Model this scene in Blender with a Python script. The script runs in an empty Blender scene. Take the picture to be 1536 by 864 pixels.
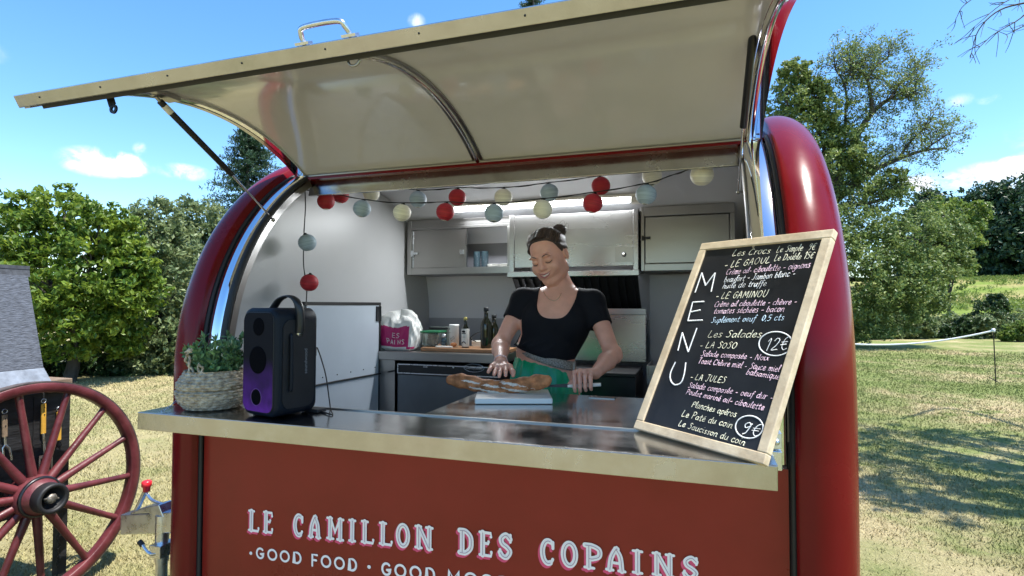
import bpy, math, random
import numpy as np
from mathutils import Vector, Matrix

# ------------------------------------------------------------------ camera, world, sun
R_ = math.radians
scene = bpy.context.scene
COL = scene.collection
CAM = np.array([1.847, -1.711, 1.632]); FPX = 834.255
_yaw, _pit, _rol = R_(18.252), R_(1.706), R_(0.092)
_r = np.array([math.cos(_yaw), math.sin(_yaw), 0.0]); _f = np.array([-math.sin(_yaw), math.cos(_yaw), 0.0]); _u = np.array([0, 0, 1.0])
FW = _f*math.cos(_pit)+_u*math.sin(_pit); _u2 = _u*math.cos(_pit)-_f*math.sin(_pit)
RT = _r*math.cos(_rol)+_u2*math.sin(_rol); UP = _u2*math.cos(_rol)-_r*math.sin(_rol)
cd = bpy.data.cameras.new('camera'); cam = bpy.data.objects.new('camera', cd); COL.objects.link(cam)
cd.sensor_width = 36.0; cd.lens = FPX/1536*36.0; cd.clip_start = 0.05; cd.clip_end = 600
cam.matrix_world = Matrix(((RT[0], UP[0], -FW[0], CAM[0]), (RT[1], UP[1], -FW[1], CAM[1]), (RT[2], UP[2], -FW[2], CAM[2]), (0, 0, 0, 1)))
scene.camera = cam

SUN = np.array([0.42, -0.03, 1.0]); SUN /= np.linalg.norm(SUN)
EXPOSURE = 1.15
SKY_STRENGTH = 0.145
SUN_STRENGTH = 4.4
scene.view_settings.view_transform = 'Standard'; scene.view_settings.look = 'None'
scene.view_settings.exposure = EXPOSURE; scene.view_settings.gamma = 1.0
scene.view_settings.use_curve_mapping = False

def ray(u, v): return FW+RT*(u-768)/FPX-UP*(v-432)/FPX          # direction of a photo pixel, unit depth
def at(u, v, depth): return CAM+ray(u, v)*depth
def pl(u, v, axis, val):                                        # photo pixel meets the plane axis = val
    d = ray(u, v); return CAM+d*((val-CAM[axis])/d[axis])

def make_world():
    w = bpy.data.worlds.new('World'); scene.world = w; w.use_nodes = True
    nt = w.node_tree; nt.nodes.clear(); N = nt.nodes.new; L = nt.links.new
    out = N('ShaderNodeOutputWorld'); bg = N('ShaderNodeBackground'); L(bg.outputs[0], out.inputs[0])
    sky = N('ShaderNodeTexSky'); sky.sky_type = 'NISHITA'; sky.sun_disc = False
    sky.sun_elevation = math.asin(SUN[2]); sky.sun_rotation = R_(90); sky.altitude = 300
    sky.air_density = 1.0; sky.dust_density = 0.3; sky.ozone_density = 2.0
    tc = N('ShaderNodeTexCoord')
    def M(op, a, b=None, c=None):
        n = N('ShaderNodeMath'); n.operation = op
        for i, x in enumerate((a, b, c)):
            if x is None: continue
            if isinstance(x, (int, float)): n.inputs[i].default_value = x
            else: L(x, n.inputs[i])
        return n.outputs[0]
    def DOT(v):
        n = N('ShaderNodeVectorMath'); n.operation = 'DOT_PRODUCT'; L(tc.outputs['Generated'], n.inputs[0]); n.inputs[1].default_value = tuple(v); return n.outputs['Value']
    nz = N('ShaderNodeTexNoise'); nz.inputs['Scale'].default_value = 26; nz.inputs['Detail'].default_value = 7; nz.inputs['Roughness'].default_value = .62
    nz.inputs['Distortion'].default_value = 0.5
    L(tc.outputs['Generated'], nz.inputs['Vector'])
    total = None
    # (photo position of the cloud, angular half width, half height in photo pixels, density)
    for (u, v, wx, wy, k) in [(150, 243, 62, 26, 1.15), (195, 248, 34, 20, .9), (275, 258, 44, 15, .85), (625, 32, 16, 14, .7), (210, 222, 12, 12, .7), (1495, 262, 75, 26, 1.2), (1390, 274, 45, 17, 1.0),
                              (1440, 150, 24, 12, .5), (1484, 149, 18, 9, .6), (1545, 255, 60, 30, 1.1), (1660, 180, 130, 50, .9), (-260, 150, 150, 60, 1.0), (-90, 60, 90, 30, .6)]:
        d = ray(u, v); n = np.linalg.norm(d); d = d/n
        e1 = np.cross(d, (0, 0, 1.0)); e1 /= np.linalg.norm(e1); e2 = np.cross(e1, d)
        c2 = (FW@d)**1.0
        a = M('DIVIDE', DOT(e1), wx*c2/FPX); b = M('DIVIDE', DOT(e2), wy*c2/FPX)
        q = M('SUBTRACT', 1.0, M('ADD', M('MULTIPLY', a, a), M('MULTIPLY', b, b)))
        q = M('MAXIMUM', M('MULTIPLY', M('MAXIMUM', q, 0.0), k), 0.0)
        fr = M('GREATER_THAN', DOT(d), 0.3); q = M('MULTIPLY', q, fr)
        total = q if total is None else M('ADD', total, q)
    m = M('MULTIPLY', total, M('SUBTRACT', M('MULTIPLY', nz.outputs['Fac'], 4.2), 1.35))
    mr = N('ShaderNodeMapRange'); mr.interpolation_type = 'SMOOTHSTEP'; L(m, mr.inputs[0]); mr.inputs[1].default_value = 0.05; mr.inputs[2].default_value = 1.0
    hs = N('ShaderNodeHueSaturation'); hs.inputs['Saturation'].default_value = 1.25; hs.inputs['Value'].default_value = 1.0; L(sky.outputs[0], hs.inputs['Color'])
    mx = N('ShaderNodeMix'); mx.data_type = 'RGBA'; L(mr.outputs[0], mx.inputs[0]); L(hs.outputs[0], mx.inputs[6]); mx.inputs[7].default_value = (4.3, 4.5, 4.8, 1)
    L(mx.outputs[2], bg.inputs[0]); bg.inputs[1].default_value = SKY_STRENGTH
make_world()
sd = bpy.data.lights.new('sun', 'SUN'); sd.energy = SUN_STRENGTH; sd.angle = R_(0.5); sd.color = (1.0, 0.955, 0.88)
so = bpy.data.objects.new('sun', sd); COL.objects.link(so); so.rotation_euler = Vector(SUN).to_track_quat('Z', 'Y').to_euler()

# ------------------------------------------------------------------ materials
MATS = {}
def mat(name, col, rough=.5, metal=0.0, noise=0.0, nscale=8.0, bump=0.0, bscale=60.0, coat=0.0, emit=None, estr=0.0, spec=.5, stretch=None, trans=0.0, rvar=0.0, col2=None, sss=0.0):
    """a Principled surface with a little procedural variation in colour, roughness and height"""
    m = bpy.data.materials.new(name); m.use_nodes = True; MATS[name] = m
    nt = m.node_tree; N = nt.nodes.new; L = nt.links.new; b = nt.nodes['Principled BSDF']
    b.inputs['Base Color'].default_value = (*col, 1); b.inputs['Roughness'].default_value = rough; b.inputs['Metallic'].default_value = metal
    b.inputs['Coat Weight'].default_value = coat; b.inputs['Coat Roughness'].default_value = .06; b.inputs['Specular IOR Level'].default_value = spec
    if trans: b.inputs['Transmission Weight'].default_value = trans
    if sss:
        b.inputs['Subsurface Weight'].default_value = sss; b.inputs['Subsurface Radius'].default_value = (.012, .004, .002); b.inputs['Subsurface Scale'].default_value = 1.0
    if emit: b.inputs['Emission Color'].default_value = (*emit, 1); b.inputs['Emission Strength'].default_value = estr
    tc = N('ShaderNodeTexCoord'); vec = tc.outputs['Object']
    if stretch:
        mp = N('ShaderNodeMapping'); mp.inputs['Scale'].default_value = stretch; L(vec, mp.inputs[0]); vec = mp.outputs[0]
    if noise or rvar or col2:
        n = N('ShaderNodeTexNoise'); n.inputs['Scale'].default_value = nscale; n.inputs['Detail'].default_value = 6; n.inputs['Roughness'].default_value = .6; L(vec, n.inputs['Vector'])
        if noise or col2:
            x = N('ShaderNodeMix'); x.data_type = 'RGBA'
            mr = N('ShaderNodeMapRange'); mr.inputs[1].default_value = .35; mr.inputs[2].default_value = .65; L(n.outputs['Fac'], mr.inputs[0]); L(mr.outputs[0], x.inputs[0])
            lo = tuple(c*(1-noise) for c in col); hi = col2 or tuple(min(1, c*(1+noise)) for c in col)
            x.inputs[6].default_value = (*lo, 1); x.inputs[7].default_value = (*hi, 1); L(x.outputs[2], b.inputs['Base Color'])
        if rvar:
            mr = N('ShaderNodeMapRange'); mr.inputs[3].default_value = max(.02, rough-rvar); mr.inputs[4].default_value = rough+rvar; mr.inputs[1].default_value = .3; mr.inputs[2].default_value = .7
            L(n.outputs['Fac'], mr.inputs[0]); L(mr.outputs[0], b.inputs['Roughness'])
    if bump:
        n2 = N('ShaderNodeTexNoise'); n2.inputs['Scale'].default_value = bscale; n2.inputs['Detail'].default_value = 4; L(vec, n2.inputs['Vector'])
        bp = N('ShaderNodeBump'); bp.inputs['Strength'].default_value = bump; bp.inputs['Distance'].default_value = .01; L(n2.outputs['Fac'], bp.inputs['Height']); L(bp.outputs[0], b.inputs['Normal'])
    return m
RED = mat('red_paint', (.135, .003, .005), .24, noise=.08, nscale=3, coat=.03, spec=.22, bump=.03, bscale=14, rvar=.06)
PANEL = mat('red_panel_paint', (.235, .017, .011), .32, noise=.10, nscale=2.5, bump=.03, bscale=6, rvar=.08, spec=.3, coat=.08)
STEEL = mat('brushed_steel', (.41, .40, .39), .27, 1.0, noise=.03, nscale=2, stretch=(.6, 1.5, 3), rvar=.03)
STEELV = mat('dull_steel', (.36, .35, .34), .31, 1.0, noise=.03, nscale=2, stretch=(.6, 1.5, 3), rvar=.03)
TOPSTEEL = mat('worktop_steel', (.42, .42, .43), .16, 1.0, noise=.12, nscale=6, bump=.015, bscale=25, rvar=.07)
LIPSTEEL = mat('lip_steel', (.46, .455, .46), .22, 1.0, noise=.09, nscale=11, bump=.06, bscale=26, rvar=.08)
CHROME = mat('chrome', (.80, .80, .82), .06, 1.0, bump=.02, bscale=9)
GALV = mat('galvanised_steel', (.66, .69, .73), .30, 1.0, noise=.06, nscale=30, rvar=.08)
RUBBER = mat('black_rubber', (.012, .012, .013), .55)
BLACK = mat('black_plastic', (.008, .009, .011), .42, noise=.2, nscale=20)
CREAM = mat('hatch_liner', (.60, .58, .60), .12, noise=.03, nscale=3, coat=.3, bump=.02, bscale=3.5)
WHITE = mat('interior_panel', (.42, .42, .425), .38, noise=.03, nscale=2, bump=.02, bscale=6)
DOORWHITE = mat('door_panel', (.42, .47, .53), .3, noise=.03, nscale=3)
GREYW = mat('back_wall_panel', (.33, .335, .355), .35, noise=.05, nscale=3)
DARK = mat('dark_metal', (.03, .031, .035), .35, .6, noise=.2, nscale=9)
OVEN = mat('oven_door', (.13, .15, .17), .33, .6, noise=.1, nscale=4)
LED = mat('lit_diffuser', (.9, .9, .9), .3, emit=(.93, .98, 1.0), estr=4.0)
WOODF = mat('pale_pine', (.62, .48, .31), .55, noise=.16, nscale=5, bump=.12, bscale=25, stretch=(2.5, 2.5, 2.5), col2=(.74, .61, .42))
CEIL = mat('ceiling_panel', (.62, .62, .66), .35, noise=.03, nscale=2)
BOARD = mat('chalkboard', (.012, .014, .017), .40, noise=.6, nscale=3, rvar=.08, col2=(.019, .021, .025))
CHALKW = mat('chalk_white', (.86, .86, .83), .9, noise=.2, nscale=300)
CHALKY = mat('chalk_cream', (.88, .82, .62), .9, noise=.2, nscale=300)
CHALKP = mat('chalk_pink', (.88, .60, .70), .9, noise=.2, nscale=300)
CHALKB = mat('chalk_blue', (.58, .74, .90), .9, noise=.2, nscale=300)
SIGNW = mat('sign_white', (.95, .86, .82), .6); SIGNP = mat('sign_pink', (.75, .07, .17), .4); SIGNL = mat('sign_lilac', (.42, .30, .36), .5)
SKIN = mat('skin', (.72, .36, .25), .42, noise=.07, nscale=18, bump=.05, bscale=260, sss=.15)
HAIR = mat('brown_hair', (.045, .027, .018), .5, noise=.5, nscale=30, stretch=(1, 6, 2), bump=.5, bscale=70)
LIPS = mat('lips', (.42, .13, .12), .4); TEETH = mat('teeth', (.8, .77, .7), .3)
SHIRT = mat('black_jersey', (.0075, .0075, .010), .8, spec=.2, bump=.25, bscale=16)
SKIRT = mat('green_satin', (.002, .30, .13), .24, noise=.15, nscale=8, bump=.1, bscale=12)
BELT = mat('silver_belt', (.33, .31, .27), .45, .6, noise=.5, nscale=180, bump=.6, bscale=220)
CRUST = mat('bread_crust', (.46, .185, .075), .6, noise=.45, nscale=26, bump=.5, bscale=50, spec=.2)
FLOUR = mat('flour', (.72, .63, .53), .9, noise=.2, nscale=60)
PLASTW = mat('white_polyethylene', (.80, .765, .68), .35)
BASKET = mat('seagrass', (.36, .27, .17), .8, noise=.35, nscale=55, bump=.5, bscale=150, col2=(.60, .50, .36))
LEAFD = mat('potted_leaf', (.10, .20, .08), .5, noise=.5, nscale=40)
SPK = mat('speaker_plastic', (.006, .009, .015), .5, spec=.18, bump=.03, bscale=300)
GLASSD = mat('dark_bottle_glass', (.010, .012, .006), .08, coat=.3)
GLASSG = mat('tinted_glass', (.07, .12, .15), .08, trans=.5)
PAPERW = mat('white_paper', (.72, .71, .68), .7, noise=.05, nscale=20, bump=.3, bscale=25)
MAGENTA = mat('magenta_print', (.45, .012, .13), .5, bump=.3, bscale=25)
LRED = mat('lantern_red', (.38, .012, .022), .6, noise=.3, nscale=9, stretch=(.6, .6, 26)); LCREAM = mat('lantern_cream', (.78, .74, .60), .6, noise=.16, nscale=9, stretch=(.6, .6, 26)); LBLUE = mat('lantern_blue', (.34, .43, .51), .6, noise=.2, nscale=9, stretch=(.6, .6, 26))
CORD = mat('black_cord', (.012, .012, .012), .6)
WHEELP = mat('oxblood_paint', (.095, .017, .020), .45, noise=.35, nscale=7, bump=.2, bscale=40, rvar=.1)
TARRED = mat('tarred_wood', (.012, .0125, .014), .55, noise=.6, nscale=7, bump=.35, bscale=20, stretch=(1, 1, 5))
FELT = mat('roofing_felt', (.080, .090, .110), .85, noise=.35, nscale=55, bump=.7, bscale=70, stretch=(.6, .6, 2.2))
FELTP = mat('worn_zinc', (.15, .175, .21), .55, noise=.3, nscale=16, bump=.2, bscale=25)
TIMBER = mat('weathered_timber', (.20, .14, .09), .75, noise=.3, nscale=14, bump=.3, bscale=40)
YELLOWH = mat('yellow_handle', (.60, .33, .045), .42, noise=.12, nscale=18)
REDPL = mat('red_knob', (.62, .02, .03), .3); BOXG = mat('clear_tub', (.25, .33, .27), .15); EGG = mat('egg_shell', (.45, .24, .15), .6); GREENL = mat('green_lid', (.02, .16, .07), .4)
TAPE = mat('white_tape', (.74, .75, .76), .6); PURPLE = mat('purple_light', (.006, .006, .009), .7, spec=.15)
BUTCHER = mat('butcher_block', (.30, .155, .075), .5, noise=.2, nscale=16, stretch=(1, 8, 4))
BARK = mat('bark', (.055, .046, .037), .9, noise=.4, nscale=12, bump=.8, bscale=18, stretch=(1, 1, .3))
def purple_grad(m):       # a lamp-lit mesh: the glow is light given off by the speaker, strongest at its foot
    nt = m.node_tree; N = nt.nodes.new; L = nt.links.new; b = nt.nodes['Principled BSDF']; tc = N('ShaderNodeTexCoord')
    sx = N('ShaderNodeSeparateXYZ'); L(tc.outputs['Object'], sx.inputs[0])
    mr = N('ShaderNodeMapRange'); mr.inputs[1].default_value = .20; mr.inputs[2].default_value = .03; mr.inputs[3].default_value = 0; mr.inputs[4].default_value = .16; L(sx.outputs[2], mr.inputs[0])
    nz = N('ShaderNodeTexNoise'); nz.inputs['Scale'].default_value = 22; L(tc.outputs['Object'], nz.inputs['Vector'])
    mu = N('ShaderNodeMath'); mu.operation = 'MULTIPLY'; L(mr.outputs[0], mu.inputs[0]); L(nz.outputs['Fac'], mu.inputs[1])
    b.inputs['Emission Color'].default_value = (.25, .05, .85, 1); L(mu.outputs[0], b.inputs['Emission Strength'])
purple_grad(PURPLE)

# ------------------------------------------------------------------ mesh helpers
class MB:
    def __init__(s): s.v = []; s.f = []; s.sm = []; s.mi = []
    def add(s, vs, fs, smooth=True, mi=0):
        o = len(s.v); s.v += [tuple(map(float, p)) for p in vs]; s.f += [tuple(i+o for i in f) for f in fs]; s.sm += [smooth]*len(fs); s.mi += [mi]*len(fs); return s
    def box(s, lo, hi, mi=0):
        x0, y0, z0 = lo; x1, y1, z1 = hi
        return s.add([(x0,y0,z0),(x1,y0,z0),(x1,y1,z0),(x0,y1,z0),(x0,y0,z1),(x1,y0,z1),(x1,y1,z1),(x0,y1,z1)], [(0,3,2,1),(4,5,6,7),(0,1,5,4),(1,2,6,5),(2,3,7,6),(3,0,4,7)], False, mi)
    def obox(s, o, ex, ey, ez, mi=0):       # box from a corner and three edge vectors
        o = np.array(o, float); ex, ey, ez = map(lambda a: np.array(a, float), (ex, ey, ez))
        P = [o, o+ex, o+ex+ey, o+ey]; P = P+[p+ez for p in P]
        F = [(0,3,2,1),(4,5,6,7),(0,1,5,4),(1,2,6,5),(2,3,7,6),(3,0,4,7)]
        if np.dot(np.cross(ex, ey), ez) < 0: F = [f[::-1] for f in F]
        return s.add(P, F, False, mi)
    def grid(s, rows, closed_u=False, closed_v=False, smooth=True, mi=0):
        n = len(rows); m = len(rows[0]); vs = [p for r in rows for p in r]; fs = []
        for i in range(n if closed_v else n-1):
            for j in range(m if closed_u else m-1):
                fs.append((i*m+j, i*m+(j+1) % m, ((i+1) % n)*m+(j+1) % m, ((i+1) % n)*m+j))
        return s.add(vs, fs, smooth, mi)
    def tube(s, pts, r, n=8, caps=True, closed=False, mi=0, flat=1.0, flatdir=None):
        P = [np.array(p, float) for p in pts]; k = len(P); rows = []; up = None
        for i in range(k):
            if closed: t = P[(i+1) % k]-P[i-1]
            else: t = P[min(i+1, k-1)]-P[max(i-1, 0)]
            t = t/(np.linalg.norm(t)+1e-12)
            if up is None:
                a = np.array((0, 0, 1.0)) if abs(t[2]) < .9 else np.array((1.0, 0, 0)); up = a
            u = up-t*(up@t); u /= np.linalg.norm(u)+1e-12; up = u; w = np.cross(t, u)
            rr = r[i] if hasattr(r, '__len__') else r
            rows.append([P[i]+rr*(math.cos(2*math.pi*j/n)*u+math.sin(2*math.pi*j/n)*w) for j in range(n)])
        if flatdir is not None:
            d = np.array(flatdir, float)
            rows = [[q-d*((q-P[i])@d)*(1-flat) for q in row] for i, row in enumerate(rows)]
        s.grid(rows, True, closed, True, mi)
        if caps and not closed:
            s.add(rows[0], [tuple(range(n))[::-1]], False, mi); s.add(rows[-1], [tuple(range(n))], False, mi)
        return s
    def lathe(s, prof, c=(0, 0, 0), n=24, axis=(0, 0, 1), mi=0, fn=None):
        a = np.array(axis, float); a /= np.linalg.norm(a); h = np.array((1.0, 0, 0)) if abs(a[0]) < .9 else np.array((0, 1.0, 0))
        e1 = h-a*(h@a); e1 /= np.linalg.norm(e1); e2 = np.cross(a, e1); c = np.array(c, float); rows = []
        for (r, z) in prof:
            rows.append([c+a*z+max(r, 1e-5)*(fn(2*math.pi*j/n, z) if fn else 1)*(math.cos(2*math.pi*j/n)*e1+math.sin(2*math.pi*j/n)*e2) for j in range(n)])
        return s.grid(rows, True, False, True, mi)
    def ball(s, c, r, n=12, m=8, mi=0):
        r = (r, r, r) if not hasattr(r, '__len__') else r
        rows = [[(c[0]+r[0]*max(math.sin(math.pi*i/m), 1e-4)*math.cos(2*math.pi*j/n), c[1]+r[1]*max(math.sin(math.pi*i/m), 1e-4)*math.sin(2*math.pi*j/n), c[2]-r[2]*math.cos(math.pi*i/m)) for j in range(n)] for i in range(m+1)]
        return s.grid(rows, True, False, True, mi)
    def poly(s, pts, mi=0): return s.add(pts, [tuple(range(len(pts)))], False, mi)
    def prism(s, pts, d, mi=0):             # polygon extruded by the vector d
        n = len(pts); d = np.array(d, float); P = [np.array(p, float) for p in pts]; Q = [p+d for p in P]
        return s.add(P+Q, [tuple(range(n))[::-1], tuple(range(n, 2*n))]+[(i, (i+1) % n, n+(i+1) % n, n+i) for i in range(n)], False, mi)
    def build(s, name, mats, parent=None, bevel=0.0, loc=None, solid=0.0):
        me = bpy.data.meshes.new(name); off = np.zeros(3) if loc is None else np.array(loc, float)
        me.from_pydata([tuple(np.array(p)-off) for p in s.v], [], s.f)
        me.polygons.foreach_set('use_smooth', s.sm); me.polygons.foreach_set('material_index', s.mi)
        for m in (mats if isinstance(mats, (list, tuple)) else [mats]): me.materials.append(m)
        me.validate(); me.update()
        return link(name, me, parent, bevel, loc, solid)
def link(name, me, parent=None, bevel=0.0, loc=None, solid=0.0):
    o = bpy.data.objects.new(name, me); COL.objects.link(o)
    if loc is not None: o.location = tuple(loc)
    if parent is not None: setparent(o, parent)
    if solid:
        md = o.modifiers.new('thickness', 'SOLIDIFY'); md.thickness = solid; md.offset = 0
    if bevel:
        md = o.modifiers.new('bevel', 'BEVEL'); md.width = bevel; md.segments = 2; md.limit_method = 'ANGLE'; md.angle_limit = R_(50)
    return o
def wloc(o):
    p = Vector(o.location)
    return p if o.parent is None else wloc(o.parent)+p          # parents here are never rotated while parts are built
def setparent(o, parent):
    o.parent = parent; o.location = Vector(o.location)-wloc(parent)
def thing(name, label, cat, loc=(0, 0, 0), group=None):
    o = bpy.data.objects.new(name, None); COL.objects.link(o); o.location = tuple(loc); o.empty_display_size = .1
    return tag(o, label, cat, group)
def tag(o, label=None, cat=None, group=None, kind=None):
    if label: o['label'] = label
    if cat: o['category'] = cat
    if group: o['group'] = group
    if kind: o['kind'] = kind
    return o
def dup(root, loc, label=None):
    r = root.copy(); COL.objects.link(r); r.location = tuple(loc)
    if label: r['label'] = label
    for ch in list(root.children):
        c = ch.copy(); COL.objects.link(c); c.parent = r
        for g in list(ch.children):
            d = g.copy(); COL.objects.link(d); d.parent = c
    return r
def npmesh(name, V, F, mats, parent=None, smooth=False, mi=None, loc=None):
    """fast mesh from arrays; F is (n, k)"""
    me = bpy.data.meshes.new(name); V = np.asarray(V, np.float32); F = np.asarray(F, np.int32); n, k = F.shape
    if loc is not None: V = V-np.asarray(loc, np.float32)
    me.vertices.add(len(V)); me.vertices.foreach_set('co', V.ravel())
    me.loops.add(n*k); me.loops.foreach_set('vertex_index', F.ravel())
    me.polygons.add(n); me.polygons.foreach_set('loop_start', np.arange(0, n*k, k, dtype=np.int32))
    try: me.polygons.foreach_set('loop_total', np.full(n, k, np.int32))
    except Exception: pass
    me.polygons.foreach_set('use_smooth', np.full(n, smooth))
    if mi is not None: me.polygons.foreach_set('material_index', np.asarray(mi, np.int32))
    for m in (mats if isinstance(mats, (list, tuple)) else [mats]): me.materials.append(m)
    me.update(calc_edges=True); me.validate()
    return link(name, me, parent, 0, loc)
def spline(pts, k=6):
    """Catmull-Rom through the points"""
    P = [np.array(p, float) for p in pts]
    if len(P) < 3: return P
    P = [2*P[0]-P[1]]+P+[2*P[-1]-P[-2]]; out = []
    for i in range(1, len(P)-2):
        a, b, c, d = P[i-1:i+3]
        for j in range(k):
            t = j/k; out.append(.5*((2*b)+(c-a)*t+(2*a-5*b+4*c-d)*t*t+(3*b-a-3*c+d)*t**3))
    return out+[P[-2]]
# ------------------------------------------------------------------ ground
def fbm(x, y, seed=0):
    v = 0
    rng = np.random.default_rng(seed)
    for k in range(5):
        a, b, c, d = rng.random(4)*6.28; s = .11*2.1**k
        v = v+(np.sin(x*s*math.cos(a)+y*s*math.sin(a)+b)*np.sin(y*s*math.cos(c)-x*s*math.sin(c)+d))/1.7**k
    return v
def terrain(x, y):
    d = np.hypot(x-1.8, y+1.7)
    t = np.clip((d-37)/44, 0, 1)
    return 4.7*t*t*(3-2*t)+.4*np.clip((d-82)/60, 0, 3)
def grass_mat(name, blade=False):
    m = bpy.data.materials.new(name); m.use_nodes = True; nt = m.node_tree; N = nt.nodes.new; L = nt.links.new; b = nt.nodes['Principled BSDF']
    g = N('ShaderNodeNewGeometry'); b.inputs['Roughness'].default_value = .9; b.inputs['Specular IOR Level'].default_value = .15
    def noise(s, d=5, off=0):
        n = N('ShaderNodeTexNoise'); n.inputs['Scale'].default_value = s; n.inputs['Detail'].default_value = d; n.inputs['Roughness'].default_value = .62
        if off:
            mp = N('ShaderNodeMapping'); mp.inputs['Location'].default_value = (off, off*2, off); L(g.outputs['Position'], mp.inputs[0]); L(mp.outputs[0], n.inputs['Vector'])
        else: L(g.outputs['Position'], n.inputs['Vector'])
        return n.outputs['Fac']
    def rng(x, a, c):
        r = N('ShaderNodeMapRange'); L(x, r.inputs[0]); r.inputs[1].default_value = a; r.inputs[2].default_value = c; return r.outputs[0]
    def mix(f, a, c):
        x = N('ShaderNodeMix'); x.data_type = 'RGBA'; L(f, x.inputs[0])
        for i, q in ((6, a), (7, c)):
            if isinstance(q, tuple): x.inputs[i].default_value = (*q, 1)
            else: L(q, x.inputs[i])
        return x.outputs[2]
    k = 1.0
    straw = mix(rng(noise(30, 4, 3), .3, .7), (.36*k, .29*k, .15*k), (.54*k, .445*k, .26*k))
    green = mix(rng(noise(24, 4, 7), .3, .7), (.11*k, .155*k, .038*k), (.26*k, .285*k, .10*k))
    sp = N('ShaderNodeSeparateXYZ'); L(g.outputs['Position'], sp.inputs[0])
    wet = rng(sp.outputs[0], 1.5, 5.0)                      # the lawn right of the trailer is greener than the trodden side
    def times(a, lo):
        m1 = N('ShaderNodeMapRange'); L(wet, m1.inputs[0]); m1.inputs[3].default_value = lo; m2 = N('ShaderNodeMath'); m2.operation = 'MULTIPLY'; L(a, m2.inputs[0]); L(m1.outputs[0], m2.inputs[1]); return m2.outputs[0]
    c = mix(times(rng(noise(.40, 6, 0), .36, .56), .35), straw, green)
    c = mix(times(rng(noise(2.6, 6, 11), .47, .64), .45), c, green)
    # the far meadow on the slope is lusher
    lush = mix(rng(noise(.25, 5, 5), .42, .62), (.16, .22, .04), (.33, .28, .12))
    c = mix(rng(sp.outputs[2], .15, .8), c, lush)
    L(c, b.inputs['Base Color'])
    if not blade:
        bp = N('ShaderNodeBump'); bp.inputs['Strength'].default_value = .9; bp.inputs['Distance'].default_value = .04; L(noise(60, 6, 2), bp.inputs['Height']); L(bp.outputs[0], b.inputs['Normal'])
    return m
GRASS = grass_mat('dry_turf'); BLADE = grass_mat('grass_blade', True)
xs = np.concatenate([np.linspace(-300, -40, 14), np.linspace(-36, 50, 87), np.linspace(56, 300, 14)]); ys = np.concatenate([np.linspace(-120, -12, 10), np.linspace(-10, 70, 81), np.linspace(76, 420, 22)])
XX, YY = np.meshgrid(xs, ys); ZZ = terrain(XX, YY); nx, ny = len(xs), len(ys)
idx = np.arange(nx*ny).reshape(ny, nx)
F = np.stack([idx[:-1, :-1], idx[:-1, 1:], idx[1:, 1:], idx[1:, :-1]], -1).reshape(-1, 4)
tag(npmesh('ground', np.stack([XX, YY, ZZ], -1).reshape(-1, 3), F, GRASS, smooth=True), kind='structure')
def grass_blades():
    rng = np.random.default_rng(5); P = []
    for (a0, a1, n, r0, r1) in ((-27, -2, 150000, 3.0, 26), (38, 68, 150000, 2.2, 15), (-85, -27, 130000, 2.6, 24), (-2, 38, 90000, 3.0, 24), (68, 95, 70000, 2.4, 14)):      # bearing ranges left of +y, the two open lawns
        a = np.radians(rng.uniform(a0, a1, n)); r = np.exp(rng.uniform(math.log(r0), math.log(r1), n))
        P.append(np.stack([CAM[0]-np.sin(a)*r, CAM[1]+np.cos(a)*r, r], -1))
    P = np.concatenate(P); n = len(P); r = P[:, 2]
    keep = fbm(P[:, 0]*9, P[:, 1]*9, 3)+rng.normal(size=n)*.7 > -.35; P = P[keep]; r = r[keep]; n = len(P)
    h = rng.uniform(.010, .034, n)*(1+.03*r); w = .0010+.0006*r; th = rng.uniform(0, 6.28, n); ln = rng.uniform(.2, 1.3, n)*h; la = rng.uniform(0, 6.28, n)
    base = np.stack([P[:, 0], P[:, 1], terrain(P[:, 0], P[:, 1])-.003], -1); d = np.stack([np.cos(th), np.sin(th), 0*th], -1)*w[:, None]
    tip = base+np.stack([np.cos(la)*ln, np.sin(la)*ln, h], -1)
    V = np.stack([base-d, base+d, tip], 1).reshape(-1, 3)
    tag(npmesh('grass', V, np.arange(3*n).reshape(-1, 3), BLADE), 'short dry grass tufts covering the lawn', 'grass', kind='stuff')
grass_blades()

# ------------------------------------------------------------------ the food trailer
XR, Z0, RR, DEP = 2.10, 1.364, 1.02, 2.04          # opening seam to seam, start of the curve, its radius, depth front to back
PHH = R_(59.8)                                     # where on the curve the hatch is hinged
R2, FLAT = .85, .18; A1 = RR*math.pi/2; A2 = A1+FLAT; A3 = A2+R2*math.pi/2; ZB2 = Z0+RR-R2     # rear curve of the roof
DEP = RR+FLAT+R2
def prof(t, off=0.0):                              # body section by arc length from the start of the curve; off = outward
    if t <= A1:
        a = max(t/RR, 0); return np.array([RR-(RR+off)*math.cos(a), Z0+(RR+off)*math.sin(a)+min(t, 0)])
    if t <= A2: return np.array([RR+t-A1, Z0+RR+off])
    a = min((t-A2)/R2, math.pi/2); return np.array([RR+FLAT+(R2+off)*math.sin(a), ZB2+(R2+off)*math.cos(a)-max(t-A3, 0)])
TH = R_(61.87); HY, HZ = prof(PHH*RR)
def hprof(t, off=0.0):                             # the same section carried up with the open hatch
    y, z = prof(t, off); dy, dz = y-HY, z-HZ
    return np.array([HY+dy*math.cos(TH)+dz*math.sin(TH), HZ-dy*math.sin(TH)+dz*math.cos(TH)])
HS = .163; HT = PHH*RR                             # straight lip of the hatch, length of its curve
truck = thing('food_trailer', 'dark red rounded food trailer with serving hatch propped open and white lettering', 'food trailer', (1.05, 1.0, 0))
ZB = .34
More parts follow.
